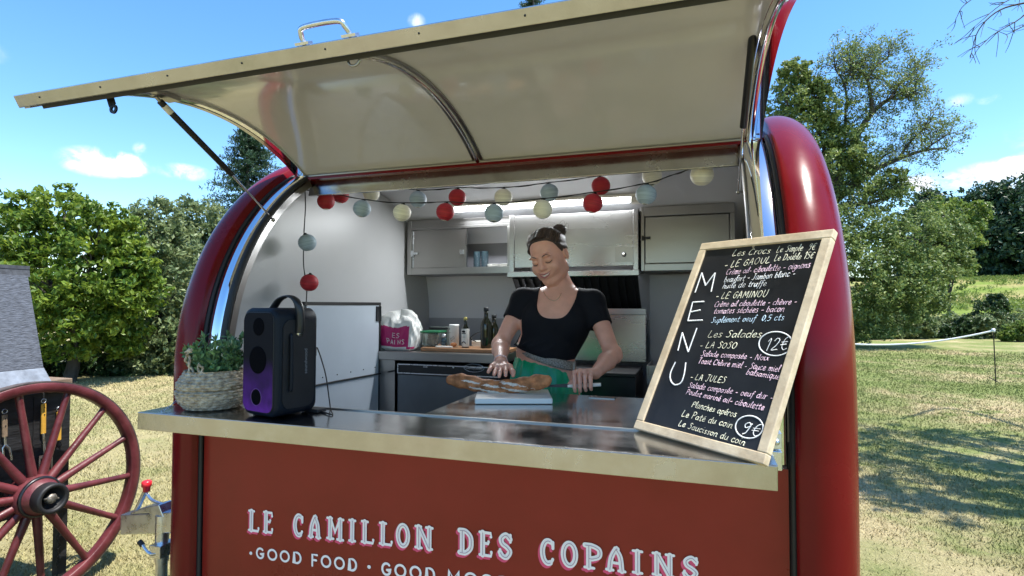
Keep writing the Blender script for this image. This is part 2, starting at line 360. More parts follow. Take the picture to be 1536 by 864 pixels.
def sheet(name, x0, x1, ts, off, m, parent, f=prof, th=.012, nx=2, sm=True):
    """curved sheet along x following the section f, offset off, thickness th outward"""
    mb = MB(); xs_ = np.linspace(x0, x1, nx); a = [f(t, off) for t in ts]; b = [f(t, off+th) for t in ts]
    mb.grid([[(x, p[0], p[1]) for x in xs_] for p in a], smooth=sm); mb.grid([[(x, p[0], p[1]) for x in xs_][::-1] for p in b], smooth=sm)
    for x, s in ((x0, 1), (x1, -1)):
        r = [[(x, p[0], p[1]), (x, q[0], q[1])] for p, q in zip(a, b)]; mb.grid(r if s < 0 else [q[::-1] for q in r], smooth=False)
    for p, q, s in ((a[0], b[0], 1), (a[-1], b[-1], -1)):
        r = [(x0, p[0], p[1]), (x1, p[0], p[1]), (x1, q[0], q[1]), (x0, q[0], q[1])]; mb.poly(r if s > 0 else r[::-1])
    return mb.build(name, m, parent)
LIN = lambda a, b, n: list(np.linspace(a, b, n))
# lower front panel below the counter
MB().box((.013, .0, ZB), (XR-.013, .03, 1.178)).build('front_panel', PANEL, truck)
for x in (.0, XR):
    MB().box((x-.013, .012, ZB), (x+.013, .03, 1.25)).build('seam_seal', RUBBER, truck)
# roof behind the hinge and over to the back
sheet('roof', -.02, XR+.02, LIN(HT+.012, A3, 50)+[A3+ZB2-ZB], -.012, RED, truck)
sheet('ceiling_lining', -.035, XR+.035, LIN(HT+.02, A3, 46), -.045, CEIL, truck, th=.02)
sheet('back_wall', -.035, XR+.035, [A3, A3+ZB2-.42], -.045, GREYW, truck, th=.02)
MB().box((-.03, .03, .40), (XR+.03, DEP-.03, .43)).build('floor', DARK, truck)
# rounded end rims: a fat tube that follows the section from the ground over the roof
def rim(xc, out):
    ts = LIN(ZB-Z0, 0, 8)+LIN(.03, A3, 76)+LIN(A3+.1, A3+ZB2-ZB, 8); mb = MB(); rows = []; r = .12
    for t in ts:
        row = []
        p = prof(t, -.03); row.append((xc-out*.046, p[0], p[1]))
        for j in range(37):
            a = R_(113-178*j/36); p = prof(t, -.07+r*math.sin(a)); row.append((xc+out*r*math.cos(a), p[0], p[1]))
        rows.append(row if out > 0 else row[::-1])
    mb.grid(rows); return mb.build('end_rim', RED, truck)
rim(-.05, -1); rim(XR+.05, 1)
def endwall(name, x, m, inset, door=None):
    ts = LIN(ZB-Z0, 0, 3)+LIN(.03, A3, 56)+[A3+ZB2-ZB]
    P = [prof(t, -inset) for t in ts]; mb = MB(); mb.prism([(x, p[0], p[1]) for p in P], (.02, 0, 0)); return mb.build(name, m, truck)
endwall('end_wall_lining', -.04, WHITE, .05); endwall('end_wall', -.13, RED, .07)
endwall('end_wall_lining', XR+.02, WHITE, .05); endwall('end_wall', XR+.11, RED, .07)
# polished trims and rubber gaskets up both sides of the opening
def trim(x0, x1, name, m, h, t0, t1, sag=1.0):
    ts = LIN(t0, 0, 6)+LIN(.03, t1, 34); rows = []
    for t in ts:
        row = []
        for j in range(13):
            a = math.pi*j/12; q = prof(t, -.006+h*math.sin(a)**sag); row.append((x0+(x1-x0)*(.5-.5*math.cos(a)), q[0], q[1]))
        rows.append(row)
    mb = MB(); mb.grid(rows[::1]); return mb.build(name, m, truck)
trim(.013, .078, 'opening_trim', CHROME, .018, 1.19-Z0, HT, .7); trim(XR-.090, XR-.013, 'opening_trim', CHROME, .011, 1.19-Z0, HT, .7)
trim(.076, .106, 'door_gasket', RUBBER, .016, 1.25-Z0, HT-.02)
for x0, x1 in ((-.02, .100), (XR-.098, XR+.02)):
    sheet('opening_jamb', x0, x1, LIN(1.25-Z0, 0, 3)+LIN(.03, HT-.02, 26), -.045, STEELV, truck, th=.030)
for x, s in ((0.0, 1), (XR, -1)):
    mb = MB(); mb.tube([(x, *prof(t, .004)) for t in LIN(ZB-Z0, 0, 6)+LIN(.03, HT, 30)], .010, 8); mb.build('seam_seal', RUBBER, truck)
# lintel under the hinge, hinge and its rubber
lz = 2.152
mb = MB(); mb.prism([(.085, .505, lz), (.085, .525, lz), (.085, .585, lz+.095), (.085, .525, lz+.095)], (1.925, 0, 0)); mb.build('lintel', LIPSTEEL, truck, .002)
mb = MB(); mb.tube([(.03, HY-.008, HZ-.002), (2.075, HY-.008, HZ-.002)], .009, 10); mb.build('hinge', STEELV, truck)
mb = MB(); mb.box((.03, HY-.03, HZ-.022), (2.075, HY+.03, HZ-.011)); mb.build('hinge_seal', RED, truck)
# ------------- the open hatch
hatch_ts = LIN(-HS, 0, 5)+LIN(.04, HT, 40)
hatch = sheet('hatch', .0475, 2.0605, hatch_ts, .012, RED, truck, hprof, .012, 3)
sheet('hatch_liner', .075, 2.03, hatch_ts[1:], .002, CREAM, hatch, hprof, .009, 3)
for x0, x1 in ((.025, .047), (2.061, 2.083)): sheet('side_rail', x0, x1, hatch_ts, -.010, LIPSTEEL if x0 < 1 else CHROME, hatch, hprof, .036)
sheet('side_trim', .049, .074, hatch_ts[2:], -.008, CHROME, hatch, hprof, .018); sheet('side_trim', 2.022, 2.059, hatch_ts[2:], -.018, CHROME, hatch, hprof, .028)
mb = MB(); mb.tube([(2.038, *hprof(t, -.012)) for t in hatch_ts[2:]], .016, 10); mb.build('side_trim', CHROME, hatch)
p0 = hprof(-HS, 0); p1 = hprof(-HS+.055, 0)
e1 = (p1-p0)/np.linalg.norm(p1-p0); nrm = np.array([e1[1], -e1[0]]); nrm = nrm if nrm[1] > 0 else -nrm
def hpt(x, s, h): q = p0+e1*s+nrm*h; return np.array([x, q[0], q[1]])
MB().obox(hpt(.02, -.012, -.006), (2.07, 0, 0), hpt(0, .012, 0)-hpt(0, 0, 0), hpt(0, 0, .034)-hpt(0, 0, 0)).build('front_rail', LIPSTEEL, hatch, .002)
MB().obox(hpt(.09, .004, -.018), (1.96, 0, 0), hpt(0, .022, 0)-hpt(0, 0, 0), hpt(0, 0, .012)-hpt(0, 0, 0)).build('rubber_seal', RUBBER, hatch)
mb = MB()
for x in np.linspace(.12, 2.0, 9):
    mb.lathe([(0, 0), (.0027, .0), (.002, .0015), (0, .0018)], hpt(x, -.012, .013), 8, -(hpt(0, 1, 0)-hpt(0, 0, 0)))
mb.build('rivets', DARK, hatch)
mb = MB()          # middle rib: bright tube with dark gutter
xm = .965
mb.tube([(xm, *hprof(t, -.004)) for t in LIN(.02, HT-.01, 34)], .012, 10); mb.build('middle_rib', CHROME, hatch)
sheet('rib_channel', xm-.024, xm+.024, LIN(.02, HT-.01, 34), -.005, STEELV, hatch, hprof, .0065)
# grab handle on the outside, locking ring and tongue below
ha, hb = pl(464, 70, 1, p0[0])[0], pl(533, 60, 1, p0[0])[0]
hp = [hpt(ha, -.002, .03), hpt(ha+.003, -.01, .050), hpt(ha+.018, -.012, .064), hpt(hb-.020, -.012, .064), hpt(hb-.004, -.01, .050), hpt(hb, -.002, .03)]
mb = MB(); mb.tube(spline(hp, 6), .0062, 10)
for x in (ha, hb): mb.obox(hpt(x-.018, -.014, .029), (.036, 0, 0), hpt(0, .018, 0)-hpt(0, 0, 0), hpt(0, 0, .006)-hpt(0, 0, 0))
mb.build('grab_handle', GALV, hatch)
c = pl(531, 89, 1, p0[0]+.02); mb = MB(); mb.tube([c+.0155*np.array([math.cos(a), 0, math.sin(a)]) for a in np.linspace(0, 2*math.pi, 20)[:-1]], .003, 8, closed=True); mb.build('locking_ring', STEELV, hatch)
c = pl(162, 140, 1, p0[0]+.03); d = pl(169, 163, 1, p0[0]+.03); w = (d-c); w /= np.linalg.norm(w); sx = np.array([w[2], 0, -w[0]])
mb = MB(); ring = []
for j in range(24):
    a = 2*math.pi*j/24; ring.append([d+.013*(math.cos(a)*sx+math.sin(a)*w)+np.array([0, k, 0]) for k in (0, .005)]+[d+.006*(math.cos(a)*sx+math.sin(a)*w)+np.array([0, k, 0]) for k in (.005, 0)])
mb.grid(ring, True, True, False); mb.obox(c-sx*.011, sx*.022, w*(np.linalg.norm(d-c)-.011), (0, .005, 0)); mb.build('latch_tongue', DARK, hatch)
# gas struts
def strut(a, b, c):
    a, b, c = map(np.array, (a, b, c)); d = (c-a)/np.linalg.norm(c-a)
    mb = MB(); mb.tube([a, a+(b-a)], .0115, 14); s = mb.build('gas_strut', BLACK, truck)
    mb = MB(); mb.tube([b-d*.01, c], .0048, 10); mb.build('rod', CHROME, s)
    mb = MB(); mb.tube([a+d*.018, a+d*.05], .0119, 14); mb.build('paper_label', PAPERW, s)
    mb = MB(); mb.tube([a-d*.028, a], .006, 8); mb.ball(a-d*.028, .010); mb.ball(c, .009); mb.tube([c, c+np.array([-.03 if a[0] < 1 else .03, 0, 0])], .004, 8); mb.build('ball_joint', STEELV, s)
    return d
strut(pl(240, 152, 0, .07), pl(348, 262, 0, .085), pl(410, 330, 0, .10))
strut(pl(1133, 15, 0, 2.010), pl(1115, 190, 0, 2.004), pl(1108, 288, 0, 2.0))
a = pl(240, 146, 0, .07); MB().box((.052, a[1]-.05, a[2]-.002), (.11, a[1]+.05, a[2]+.016)).build('strut_bracket', STEELV, truck, .002)
a = pl(1133, 8, 0, 2.01); MB().box((1.985, a[1]-.04, a[2]+.008), (2.03, a[1]+.04, a[2]+.02)).build('strut_bracket', STEELV, truck, .002)
# ------------- counter: outer shelf, worktop inside
SH = 1.25
shelf = MB().box((-.028, -.247, SH-.004), (2.03, .02, SH)).build('serving_shelf', TOPSTEEL, truck)
mb = MB(); mb.obox((-.028, -.2475, SH-.0605), (2.058, 0, 0), (0, .012, 0), (0, 0, .0610)); mb.build('front_lip', LIPSTEEL, shelf, .0025)
MB().box((-.0278, -.235, SH-.058), (-.018, .01, SH-.0045)).build('end_lip', LIPSTEEL, shelf); MB().box((2.02, -.235, SH-.058), (2.0298, .01, SH-.0045)).build('end_lip', LIPSTEEL, shelf)
MB().box((-.01, -.2, SH-.05), (2.01, -.005, SH-.03)).build('under_frame', DARK, shelf)
mb = MB(); mb.box((2.034, -.05, SH-.065), (2.066, .0, SH-.012)); mb.box((2.034, -.06, SH-.005), (2.064, .0, SH+.04)); mb.build('slide_bracket', GALV, shelf, .003)
mb = MB()
for q in ((2.038, -.075, SH-.035), (2.045, -.06, SH-.062), (2.05, -.064, SH+.015)): mb.ball(q, .0085)
mb.build('bracket_bolts', GALV, shelf)
mb = MB()
a, b = np.array(pl(242, 618, 2, SH+.004)), np.array([-.03, -.02, 1.345])
for i in range(11):
    q = a+(b-a)*(i+.5)/11+np.array([0, 0, -.02*math.sin(math.pi*(i+.5)/11)]); d = (b-a)/np.linalg.norm(b-a); s = np.cross(d, (0, 1, 0) if i % 2 else (0, 0, 1)); s /= np.linalg.norm(s)
    mb.tube([q+.0085*math.cos(t)*d+.0045*math.sin(t)*s for t in np.linspace(0, 2*math.pi, 10)[:-1]], .0013, 5, closed=True)
mb.build('shelf_chain', GALV, shelf)
wt = MB().box((.945, .034, SH-.03), (XR-.02, .625, SH+.001)).build('worktop', TOPSTEEL, truck, .003)
MB().box((.0, .021, SH-.03), (XR, .033, SH+.004)).build('counter_joint', STEELV, truck)
MB().box((.965, .06, .44), (XR-.03, .60, SH-.032)).build('worktop_cabinet', STEELV, truck)
MB().box((-.02, .031, .44), (.944, .045, SH-.031)).build('front_panel_lining', WHITE, truck)
MB().box((1.43, .555, SH+.0012), (1.535, .60, SH+.004)).build('worktop_plate', STEELV, wt)
# white half door in the left end wall
dx = -.018
dr = MB().box((dx, .62, .44), (dx+.012, 1.292, 1.625)).build('end_door', DOORWHITE, truck, .002)
mb = MB(); mb.box((dx-.001, .60, 1.627), (dx+.014, 1.31, 1.644)); mb.box((dx-.001, 1.294, .44), (dx+.014, 1.31, 1.626)); mb.build('door_seal', RUBBER, dr)
mb = MB(); mb.box((dx+.0125, 1.255, 1.53), (dx+.022, 1.288, 1.62)); mb.tube([(dx+.022, 1.292, 1.53), (dx+.022, 1.292, 1.62)], .006); mb.build('door_hinge', DARK, dr, .001)
mb = MB()
for y in np.linspace(.75, 1.25, 5): mb.ball((dx+.0125, y, 1.25), .004, 8, 4)
mb.build('door_screws', DARK, dr)
# ------------- drawbar, coupling and jockey wheel
YD = .35
db = MB().obox(pl(180, 803, 1, YD), pl(262, 800, 1, YD)-pl(180, 803, 1, YD), (0, .09, 0), pl(180, 772, 1, YD)-pl(180, 803, 1, YD)).build('coupling', GALV, truck, .006)
mb = MB(); mb.prism([pl(u, v, 1, YD-.002) for u, v in ((192, 771), (222, 770), (246, 777), (238, 757), (212, 762))], (0, .07, 0)); mb.build('coupling_head', GALV, db, .004)
mb = MB(); q0 = pl(218, 737, 1, YD+.03); mb.tube(spline([pl(204, 767, 1, YD+.03), pl(213, 748, 1, YD+.03), q0], 5), .012, 10); mb.tube(spline([q0, pl(228, 750, 1, YD+.03), pl(246, 757, 1, YD+.03)], 5), .007, 8); mb.build('coupling_lever', GALV, db)
mb = MB(); mb.lathe([(0, -.022), (.016, -.02), (.017, 0), (.023, .008), (.023, .028), (.015, .034), (0, .035)], pl(220, 731, 1, YD+.03), 16); mb.build('red_grip', REDPL, db)
JT = pl(244, 772, 1, YD+.02); JB = np.array([JT[0], JT[1], 0.10])
jw = MB().tube([JB, JT], .026, 18).build('jockey_wheel', GALV, truck)
mb = MB(); q = pl(246, 822, 1, YD+.02); mb.box((q[0]-.035, q[1]-.05, q[2]-.03), (q[0]+.035, q[1]+.04, q[2]+.03)); mb.tube([(JT[0], JT[1], q[2]-.06), (JT[0], JT[1], q[2]+.16)], .031, 18); mb.build('clamp', GALV, jw, .003)
mb = MB(); mb.tube(spline([pl(240, 829, 1, YD-.02), pl(226, 831, 1, YD-.03), pl(218, 824, 1, YD-.03), pl(213, 816, 1, YD-.03)], 5), .0075, 8); mb.build('clamp_handle', GALV, jw)
mb = MB(); mb.tube([pl(214, 818, 1, YD-.03), pl(209, 812, 1, YD-.03)], .012, 8); mb.build('clamp_grip', RUBBER, jw)
mb = MB(); mb.lathe([(0, -.03), (.09, -.03), (.1, -.02), (.1, .02), (.09, .03), (0, .03)], JB, 24, (0, 1, 0)); mb.build('tyre', RUBBER, jw)
mb = MB(); mb.tube([pl(262, 785, 1, YD+.045), (-.02, 1.0, .40)], .04, 8); mb.build('drawbar', GALV, truck)
for x in (.75, 1.35):
    for y in (.12, 1.92):
        mb = MB(); mb.lathe([(.1, -.08), (.3, -.08), (.33, -.05), (.33, .05), (.3, .08), (.1, .08), (.1, -.08)], (x, y, .33), 28, (0, 1, 0)); mb.build('road_wheel', RUBBER, truck)
MB().box((.1, .15, .30), (2.0, 1.9, .40)).build('chassis', DARK, truck)

# ------------------------------------------------------------------ sign writing on the front panel
def ribbon(mb, pts, w, y, closed=False, cap=True):
    """flat stroke of width w in the x-z plane at depth y (facing -y)"""
    P = [np.array(p, float) for p in pts]; k = len(P); Lf = []; Rt = []
    for i in range(k):
        a = P[i-1] if (i > 0 or closed) else P[i]; b = P[(i+1) % k] if (i < k-1 or closed) else P[i]
        t = b-a; t /= np.linalg.norm(t)+1e-9; n = np.array([-t[1], t[0]]); m = 1.0
        if 0 < i < k-1 or closed:
            t1 = P[i]-P[i-1]; t1 /= np.linalg.norm(t1)+1e-9; m = 1/max(.5, abs(np.array([-t1[1], t1[0]])@n))
        Lf.append(P[i]+n*w/2*m); Rt.append(P[i]-n*w/2*m)
    f = lambda q: (q[0], y, q[1])
    mb.grid([[f(a), f(b)] for a, b in zip(Lf, Rt)], closed_v=closed, smooth=False)
    if cap and not closed:
        for i, s in ((0, -1), (k-1, 1)):
            t = (P[1]-P[0]) if i == 0 else (P[-1]-P[-2]); t = t/np.linalg.norm(t)*s; n = np.array([-t[1], t[0]])
            mb.poly([f(P[i]+w/2*(math.cos(a)*n+math.sin(a)*t)) for a in np.linspace(0, math.pi, 7)])
def arc(cx, cz, rx, rz, a0, a1, n=14): return [(cx+rx*math.cos(R_(a)), cz+rz*math.sin(R_(a))) for a in np.linspace(a0, a1, n)]
SERIF = {   # (points, 'T'hick or 't'hin)
 'L': [([(.27, 0), (.27, 1)], 'T'), ([(.04, 1), (.52, 1)], 't'), ([(.04, 0), (.95, 0), (.98, .16)], 't')],
 'E': [([(.27, 0), (.27, 1)], 'T'), ([(.04, 1), (.92, 1), (.93, .84)], 't'), ([(.27, .53), (.72, .53), (.74, .62)], 't'), ([(.04, 0), (.95, 0), (.97, .18)], 't')],
 'C': [(arc(.56, .5, .40, .49, 68, 292, 22), 'T'), (arc(.56, .5, .40, .5, 68, 30, 6), 't'), (arc(.56, .5, .40, .5, 292, 325, 6), 't'), ([(.90, .68), (.90, .95)], 't')],
 'A': [(spline([(.17, 0), (.26, .55), (.5, .97), (.58, .98)], 5), 'T'), (spline([(.5, .99), (.74, .62), (.83, 0)], 5), 'T'), ([(.25, .34), (.78, .34)], 't'), ([(0, 0), (.36, 0)], 't'), ([(.66, 0), (1, 0)], 't')],
 'M': [([(.2, 0), (.2, 1)], 'T'), ([(.82, 0), (.82, 1)], 'T'), ([(.24, .98), (.5, .35), (.78, .98)], 't'), ([(.02, 1), (.3, 1)], 't'), ([(.72, 1), (1, 1)], 't'), ([(.02, 0), (.4, 0)], 't'), ([(.64, 0), (1, 0)], 't')],
 'I': [([(.5, 0), (.5, 1)], 'T'), ([(.02, 1), (.98, 1)], 't'), ([(.02, 0), (.98, 0)], 't')],
 'O': [(arc(.5, .5, .40, .49, 0, 360, 32)[:-1], 'TC')],
 'N': [([(.2, 0), (.2, 1)], 'T'), ([(.82, 0), (.82, 1)], 'T'), ([(.24, .97), (.78, .04)], 'T'), ([(.02, 1), (.34, 1)], 't'), ([(.64, 1), (1, 1)], 't'), ([(.02, 0), (.38, 0)], 't'), ([(.72, 0), (.98, 0)], 't')],
 'D': [([(.25, 0), (.25, 1)], 'T'), (spline([(.06, 1), (.5, .99), (.86, .78), (.93, .5), (.86, .22), (.5, .01), (.06, 0)], 5), 'T')],
 'S': [(spline([(.86, .82), (.55, .98), (.2, .82), (.26, .6), (.6, .46), (.84, .28), (.6, .03), (.3, .05), (.1, .2)], 5), 'T'), ([(.88, .7), (.88, 1)], 't'), ([(.1, .06), (.1, .32)], 't')],
 'P': [([(.27, 0), (.27, 1)], 'T'), (spline([(.06, 1), (.5, .99), (.88, .85), (.88, .56), (.5, .42), (.27, .42)], 5), 'T'), ([(.04, 0), (.58, 0)], 't')],
}
zt = lambda x: np.interp(x, [.23, 1.0, 1.85], [.857, .8885, .9245]); 
za, zb = [], []
word = [('L', 55, 128), ('E', 150, 216), ('C', 340, 412), ('A', 440, 522), ('M', 555, 668), ('I', 697, 745), ('L', 775, 862), ('L', 890, 980), ('O', 1000, 1090), ('N', 1118, 1238), ('D', 1397, 1492)]
word = [(c, 360+a/4.267, 360+b/4.267) for c, a, b in word]+[(c, 700+a/4.042, 700+b/4.042) for c, a, b in [('E', 72, 158), ('S', 190, 280), ('C', 440, 537), ('O', 570, 675), ('P', 705, 820), ('A', 840, 965), ('I', 1000, 1068), ('N', 1118, 1260), ('S', 1302, 1408)]]
WORDS = [2, 10, 13, 20]; cnt = 0; li = 0; white, pink, lilac = MB(), MB(), MB()
for ch, ua, ub in word:
    top = lambda u: np.interp(u, [373, 650, 769, 809, 1047], [763.4, 789, 799.5, 806, 834.5]); bot = lambda u: np.interp(u, [374, 650, 769, 809, 1047], [797, 825.5, 839.5, 845.5, 870])
    x0, x1 = pl(ua, top(ua), 1, 0)[0], pl(ub, top(ub), 1, 0)[0]; um = (ua+ub)/2; z1, z0 = pl(um, top(um)+1, 1, 0)[2], pl(um, bot(um)-1, 1, 0)[2]; H = z1-z0
    ax0, ax1 = x0+.004, x1-.002
    for pts, kd in SERIF[ch]:
        cnt += 1; e = cnt*.000012; w = H*(.215 if kd[0] == 'T' else .12); cl = kd == 'TC'
        Q = [(ax0+(ax1-ax0)*p[0], z0+.04*H+H*.92*p[1]) for p in pts]
        ribbon(white, Q, w, -.0030-e, cl)
        ribbon(pink, [(q[0]-.0065, q[1]-.0085) for q in Q], w*1.05, -.0012-e, cl)
        if kd[0] == 'T': ribbon(lilac, [(q[0]+.001, q[1]) for q in (Q if cl else Q)], H*.026, -.0048-e, cl, False)
    li += 1
    if li in WORDS:
        pink.build('lettering_shadow', SIGNP, truck); white.build('name_lettering', SIGNW, truck); lilac.build('lettering_inline', SIGNL, truck); white, pink, lilac = MB(), MB(), MB()
SANS = {'G': [(arc(.5, .5, .44, .44, 48, 330, 22)+[(.92, .44), (.56, .44)], 0)], 'O': [(arc(.5, .5, .44, .44, 0, 360, 30)[:-1], 1)],
        'D': [([(.12, .05), (.12, .95), (.42, .95)]+arc(.42, .5, .46, .45, 80, -80, 14)+[(.42, .05)], 1)], 'F': [([(.15, 0), (.15, .95), (.9, .95)], 0), ([(.15, .5), (.78, .5)], 0)],
        'M': [([(.1, 0), (.16, .95), (.5, .25), (.84, .95), (.9, 0)], 0)], '.': [([(.45, .5), (.55, .5)], 0)]}
tagl = [('.', 62, 84), ('G', 108, 158), ('O', 180, 240), ('O', 260, 320), ('D', 343, 398), ('F', 460, 500), ('O', 522, 585), ('O', 607, 672), ('D', 697, 753), ('.', 818, 840), ('G', 910, 970), ('O', 993, 1065), ('O', 1090, 1162), ('D', 1190, 1252), ('M', 1328, 1412), ('O', 1440, 1520), ('O', 1545, 1625), ('D', 1655, 1725)]
tb = MB(); li = 0
for ch, a, b in tagl:
    li += 1
    if li in (2, 6, 10, 11, 15): tb.build('tagline_lettering', SIGNW, truck); tb = MB()
    ua, ub = 360+a/4.267, 360+b/4.267; um = (ua+ub)/2; top = np.interp(um, [390, 590], [821.2, 844.8]) if um < 590 else 844.8+(um-590)*.118; bt = top+np.interp(um, [390, 590], [16.4, 19.3])
    x0, x1 = pl(ua, top, 1, 0)[0], pl(ub, top, 1, 0)[0]; z1, z0 = pl(um, top, 1, 0)[2], pl(um, bt, 1, 0)[2]; H = z1-z0
    for pts, cl in SANS[ch]:
        cnt += 1; ribbon(tb, [(x0+(x1-x0)*p[0], z0+H*p[1]) for p in pts], H*(.19 if ch != '.' else .3), -.002-cnt*.000005, bool(cl))
tb.build('tagline_lettering', SIGNW, truck)
# ------------------------------------------------------------------ kitchen inside the trailer
CY = 1.62; CB = 1.83; CT = 2.185
# left wall cabinet, its right half open
c1 = thing('wall_cabinet', 'steel wall cabinet with a sliding door half open, showing glasses and plates', 'cabinet', (.37, CY, CB))
mb = MB()
mb.box((.005, CY, CB), (.035, CY+.02, CT+.01)); mb.box((.035, CY+.001, CB+.001), (.735, CY+.02, CB+.045)); mb.box((.035, CY+.001, CT-.055), (.735, CY+.02, CT-.035)); mb.box((.035, CY+.003, CT-.034), (.735, CY+.018, CT+.01)); mb.box((.715, CY+.002, CB+.046), (.735, CY+.02, CT-.056))
mb.build('frame', STEELV, c1, .002)
mb = MB(); mb.box((.03, CY+.02, CB), (.735, CY+.27, CB+.018)); mb.box((.03, CY+.20, CB+.018), (.735, CY+.22, CB+.30)); mb.box((.005, CY+.02, CB), (.03, CY+.22, CB+.30)); mb.box((.03, CY+.021, CT-.03), (.735, CY+.199, CT-.02)); mb.build('carcass', mat('cabinet_inside', (.20, .20, .22), .5), c1)
d = MB().box((.037, CY+.012, CB+.047), (.425, CY+.019, CT-.057)).build('sliding_door', STEELV, c1)
mb = MB(); mb.box((.04, CY+.009, CB+.05), (.046, CY+.0115, CT-.06)); mb.box((.033, CY-.008, CB+.135), (.085, CY-.0005, CB+.15)); mb.box((.033, CY-.004, CB+.122), (.05, CY-.0008, CB+.163)); mb.box((.385, CY+.004, CB+.13), (.415, CY+.0115, CB+.16)); mb.build('latches', GALV, d, .001)
MB().box((.426, CY+.006, CB+.047), (.434, CY+.0195, CT-.057)).build('door_edge', STEEL, c1)
g = MB()
for i in range(5):
    for j in range(2): pass
gl = thing('glass_stack', 'stack of dark drinking glasses inside the open wall cabinet', 'glasses', (.50, CY+.10, CB+.02))
for x in (.475, .53):
    mb = MB()
    for k in range(7): mb.lathe([(.022, .0), (.025, .018), (.0255, .02), (.0235, .019), (.021, .003)], (x, CY+.09, CB+.02+k*.0185), 14)
    mb.build('glasses', GLASSG, gl)
pt = thing('plate_stack', 'two low piles of pale plates on the cabinet shelf beside the glasses', 'plates', (.63, CY+.10, CB+.02))
for x in (.605, .69):
    mb = MB()
    for k in range(5): mb.lathe([(0, 0), (.03, 0), (.048, .006), (.048, .008), (.03, .003), (0, .003)], (x, CY+.07, CB+.02+k*.009), 18)
    mb.build('plates', PAPERW, pt)
# extractor hood
HX0, HX1, HYF = .745, 1.535, 1.56
ho = thing('extractor_hood', 'wide stainless extractor hood with dark baffle filters above the cooking place', 'hood', ((HX0+HX1)/2, HYF, 1.4))
mb = MB(); mb.box((HX0, HYF+.012, 1.83), (HX0+.032, HYF+.40, 2.19)); mb.box((HX1-.03, HYF+.012, 1.83), (HX1, HYF+.40, 2.19)); mb.box((HX0+.032, HYF+.02, 1.86), (HX1-.03, HYF+.033, 2.185)); mb.build('hood_body', STEEL, ho, .003)
MB().box((HX0-.008, HYF-.006, 1.80), (HX1+.006, HYF+.03, 1.835)).build('hood_lip', STEEL, ho, .004)
p = MB().box((1.40, HYF+.016, 1.885), (1.505, HYF+.0195, 1.975)).build('control_plate', STEELV, ho, .001)
mb = MB(); mb.lathe([(0, 0), (.014, 0), (.013, .012), (0, .013)], (1.452, HYF+.016, 1.925), 16, (0, -1, 0)); mb.build('knob', BLACK, p)
mb = MB(); mb.lathe([(0, 0), (.0065, 0), (.006, .004), (0, .004)], (1.452, HYF+.003, 1.925), 12, (0, -1, 0)); mb.build('knob_cap', PLASTW, p)
mb = MB(); A = np.array([HX0+.01, HYF+.03, 1.80]); ev = np.array([0, .34, -.30])
mb.obox(A+(0, .012, .0), (HX1-HX0-.02, 0, 0), ev, (0, .02, .02)); mb.build('filter_bed', RUBBER, ho)
mb = MB()
for i in range(15): mb.obox(A+((i+.35)*.051, -.002, -.002), (.017 if i % 4 else .026, 0, 0), ev, (0, -.008, -.008))
mb.build('baffles', DARK, ho)
# right wall cabinet
c2 = thing('wall_cabinet', 'closed steel wall cabinet with a small latch, right of the extractor hood', 'cabinet', (1.8, CY, CB))
mb = MB(); mb.box((1.545, CY, CB), (1.565, CY+.02, CT+.02)); mb.box((1.565, CY+.001, CB), (2.06, CY+.02, CB+.04)); mb.box((1.565, CY+.001, CT-.035), (2.06, CY+.02, CT+.02)); mb.box((2.035, CY+.002, CB+.04), (2.06, CY+.02, CT-.035)); mb.box((1.545, CY+.02, CB), (2.06, CY+.26, CB+.015)); mb.box((1.548, CY+.06, CB+.016), (2.055, CY+.07, CT-.0)); mb.build('frame', STEELV, c2, .002)
d = MB().box((1.57, CY+.006, CB+.045), (2.03, CY+.014, CT-.04)).build('cabinet_door', STEELV, c2, .002)
mb = MB(); mb.box((1.553, CY-.012, CB+.185), (1.60, CY-.001, CB+.20)); mb.box((1.55, CY-.006, CB+.178), (1.562, CY-.0005, CB+.207)); mb.build('latch', DARK, d, .001)
# lamp on the ceiling
lz0 = 2.258; ly = 1.55
la = thing('strip_light', 'long lit LED strip light on the ceiling above the cabinets', 'lamp', (.95, ly, lz0))
mb = MB(); mb.box((.37, ly-.035, lz0-.004), (1.56, ly+.035, lz0+.012)); mb.build('housing', PLASTW, la)
mb = MB(); mb.tube([(.39, ly-.005, lz0-.016), (1.49, ly-.005, lz0-.016)], .019, 12); mb.build('diffuser', LED, la)
mb = MB()
for x in np.linspace(.40, 1.48, 62): mb.obox((x, ly-.03, lz0-.026), (.003, 0, 0), (0, .012, .02), (0, -.008, .005))
mb.build('ribs', PLASTW, la); MB().box((1.50, ly-.032, lz0-.04), (1.56, ly+.03, lz0-.005)).build('end_cap', PLASTW, la, .004)
ld = bpy.data.lights.new('strip_lamp', 'AREA'); ld.shape = 'RECTANGLE'; ld.size = 1.1; ld.size_y = .04; ld.energy = 9; ld.color = (.92, .97, 1.0)
lo = bpy.data.objects.new('strip_lamp', ld); COL.objects.link(lo); lo.location = (.94, ly-.02, lz0-.045); lo.rotation_euler = (R_(-20), 0, 0); setparent(lo, la)
